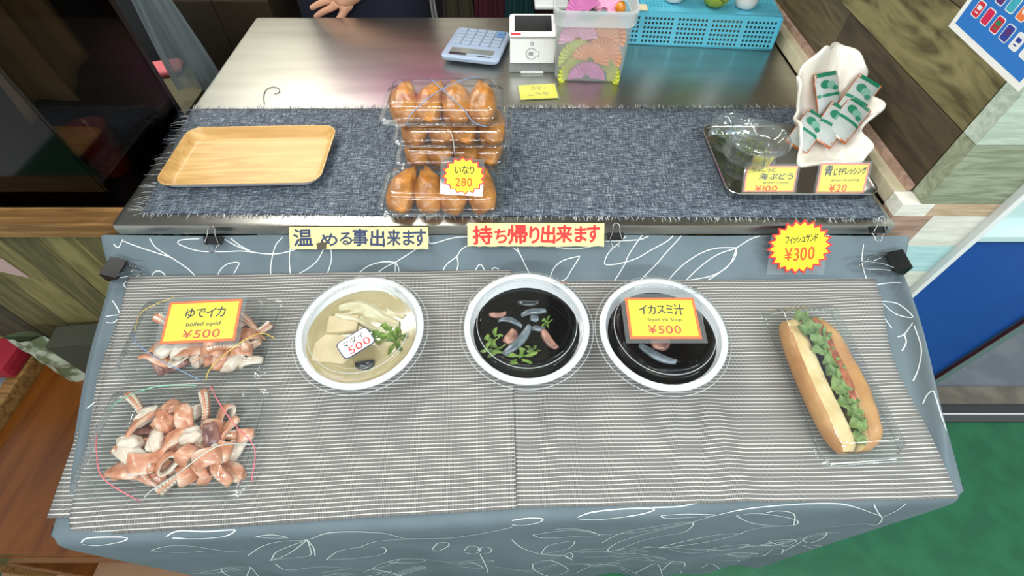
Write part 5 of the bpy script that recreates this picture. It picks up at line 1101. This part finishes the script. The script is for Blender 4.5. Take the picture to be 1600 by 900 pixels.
E = [('pelvis', 'waist'), ('waist', 'chest'), ('chest', 'neckb'), ('neckb', 'neck'), ('neck', 'head'), ('head', 'crown'), ('pelvis', 'hipL'), ('hipL', 'kneeL'), ('kneeL', 'ankL'), ('ankL', 'toeL'), ('pelvis', 'hipR'), ('hipR', 'kneeR'), ('kneeR', 'ankR'), ('ankR', 'toeR'), ('chest', 'shL'), ('shL', 'elL'), ('elL', 'wrL'), ('wrL', 'palmL'), ('chest', 'shR'), ('shR', 'elR'), ('elR', 'wrR'), ('wrR', 'palmR')]
def fingers(side, base, dirv, spread, nrm, curl):
    d, s, n_ = Vector(dirv).normalized(), Vector(spread).normalized(), Vector(nrm).normalized()
    for k, (off, L_) in enumerate(((-.024, .062), (-.008, .072), (.009, .068), (.024, .052))):
        p = Vector(base) + s*off + d*.018; prev = 'palm' + side
        for q in range(4):
            nm = 'f%s%d%d' % (side, k, q); p2 = p + (d*math.cos(curl*q) + n_*math.sin(curl*q))*(L_/3.2 if q else .012) + s*off*.10
            J[nm] = (tuple(p2), .0092 - .0009*q); E.append((prev, nm)); prev = nm; p = p2
    p = Vector(base) - d*.010 - s*.020; prev = 'palm' + side
    for q in range(3):
        nm = 't%s%d' % (side, q); p2 = p + (d*(.55 + .15*q) - s*.85).normalized()*.024; J[nm] = (tuple(p2), .0105 - .001*q); E.append((prev, nm)); prev = nm; p = p2
fingers('L', (.0, -.168, .892), (-1, -.08, -.12), (.1, .25, .95), (0, .25, -.3), .16)
fingers('R', (-.08, .19, .85), (.8, .1, -.55), (.4, .1, .8), (0, -1, .1), .12)
names = list(J); me = bpy.data.meshes.new('body'); me.from_pydata([J[k][0] for k in names], [(names.index(a), names.index(c_)) for a, c_ in E], []); me.materials.append(SKIN)
body = bpy.data.objects.new('body', me); C.objects.link(body); body.parent = t
sk = body.modifiers.new('skin', 'SKIN'); sk.use_smooth_shade = True; sl_ = me.skin_vertices[0].data
for i, k in enumerate(names): r = J[k][1]; sl_[i].radius = (r, r*(.78 if k in ('waist', 'chest', 'pelvis') else 1)); sl_[i].use_root = (k == 'pelvis')
sb = body.modifiers.new('sub', 'SUBSURF'); sb.levels = 2; sb.render_levels = 2
def ell(cx, cy, z, a, c_, n_=40): return [(cx + a*math.cos(2*math.pi*i/n_), cy + c_*math.sin(2*math.pi*i/n_), z) for i in range(n_)]
b = MB(); b.rings([ell(0, 0, .84, .165, .118), ell(0, 0, .95, .158, .112), ell(0, 0, 1.1, .168, .118), ell(0, 0, 1.24, .176, .112), ell(0, 0, 1.305, .150, .086), ell(0, 0, 1.345, .078, .062)], MAG, cap0=False, cap1=False)
def sleeve(b, p, q, r0, r1): b.tube([Vector(p).lerp(Vector(q), k/10) for k in range(11)], 0, MAG, None, 20, rad=[lerp(r0, r1, k/10) + .0025*math.sin(k*2.1) for k in range(11)])
sleeve(b, (.135, .005, 1.295), (.212, -.028, 1.04), .066, .055); sleeve(b, (-.135, .005, 1.295), (-.204, .098, 1.05), .066, .055); b.build('shirt', t, smooth=True)
b = MB(); b.rings([ell(s_x, .0, z, a, c_) for s_x, z, a, c_ in ((0, .98, .150, .108), (0, .86, .158, .116), (0, .80, .156, .112))], PNT, cap0=False, cap1=False)
for s in (-1, 1): b.rings([ell(s*.085, 0, .82, .088, .095), ell(s*.09, 0, .60, .074, .08), ell(s*.095, .005, .40, .062, .066), ell(s*.095, .015, .09, .056, .06)], PNT, cap0=False, cap1=False)
b.build('trousers', t, smooth=True)
b = MB()
def apr(u, v):
    z = lerp(.50, 1.03, v); wd = 1.15*math.pi/2; a = -math.pi/2 + (u - .5)*2*wd; return ((.185 - .01*v)*math.cos(a), (.135 - .006*v)*math.sin(a) - .002 + .003*math.sin(u*26)*(1 - v), z)
b.grid(apr, 40, 30, NAVC); b.rings([ell(0, 0, z_, .182, .136) for z_ in (1.0, 1.035)], NAVC, cap0=False, cap1=False); o = b.build('apron', t, smooth=True); md = o.modifiers.new('t', 'SOLIDIFY'); md.thickness = .003
b = MB(); rs3 = []
for k in range(9):
    v = k/8; z = lerp(1.455, 1.622, v); r = .092*math.sqrt(max(.004, 1 - v**2.4)); rs3.append(ell(0, lerp(.012, -.005, v), z, r*.94, r*1.06, 28))
rs3 = [[(x, y if (y > -.055 or z > 1.535) else -.055, z) for x, y, z in r] for r in rs3]
b.rings(rs3, HAIR); b.build('hair', t, smooth=True)
EYE = pbr('eye_dark', (26, 20, 18), .2); LIP = pbr('lip', (176, 96, 92), .5)
b = MB(); b.lathe([(0, .016), (.006, .011), (.010, .003), (.011, 0)], SKIN, TR(0, -.094, 1.462) @ RX(80) @ Matrix.Diagonal((.8, 1.5, 1, 1)), 16); b.build('nose', t, smooth=True)
for s in (-1, 1):
    b = MB(); b.lathe([(0, .004), (.006, .003), (.010, 0)], EYE, TR(s*.028, -.094, 1.488) @ RX(84) @ Matrix.Diagonal((1.1, .55, 1, 1)), 16); b.build('eye', t, smooth=True)
    b = MB(); b.lathe([(0, .008), (.012, .006), (.017, 0), (.012, -.006), (0, -.008)], SKIN, TR(s*.076, -.02, 1.470) @ RY(90) @ Matrix.Diagonal((1.5, 1, 1, 1)), 16); b.build('ear', t, smooth=True)
b = MB(); b.lathe([(0, .004), (.010, .003), (.016, 0)], LIP, TR(0, -.093, 1.425) @ RX(90) @ Matrix.Diagonal((1.2, .4, 1, 1)), 16); b.build('mouth', t, smooth=True)
for s in (-1, 1):
    b = MB(); b.rings([ell(s*.098, -.05 + dy, z, a, c_, 24) for dy, z, a, c_ in ((0, .001, .048, .125), (0, .02, .05, .128), (.004, .05, .046, .115), (.03, .085, .042, .07))], DARKM); b.build('shoe', t, smooth=True)
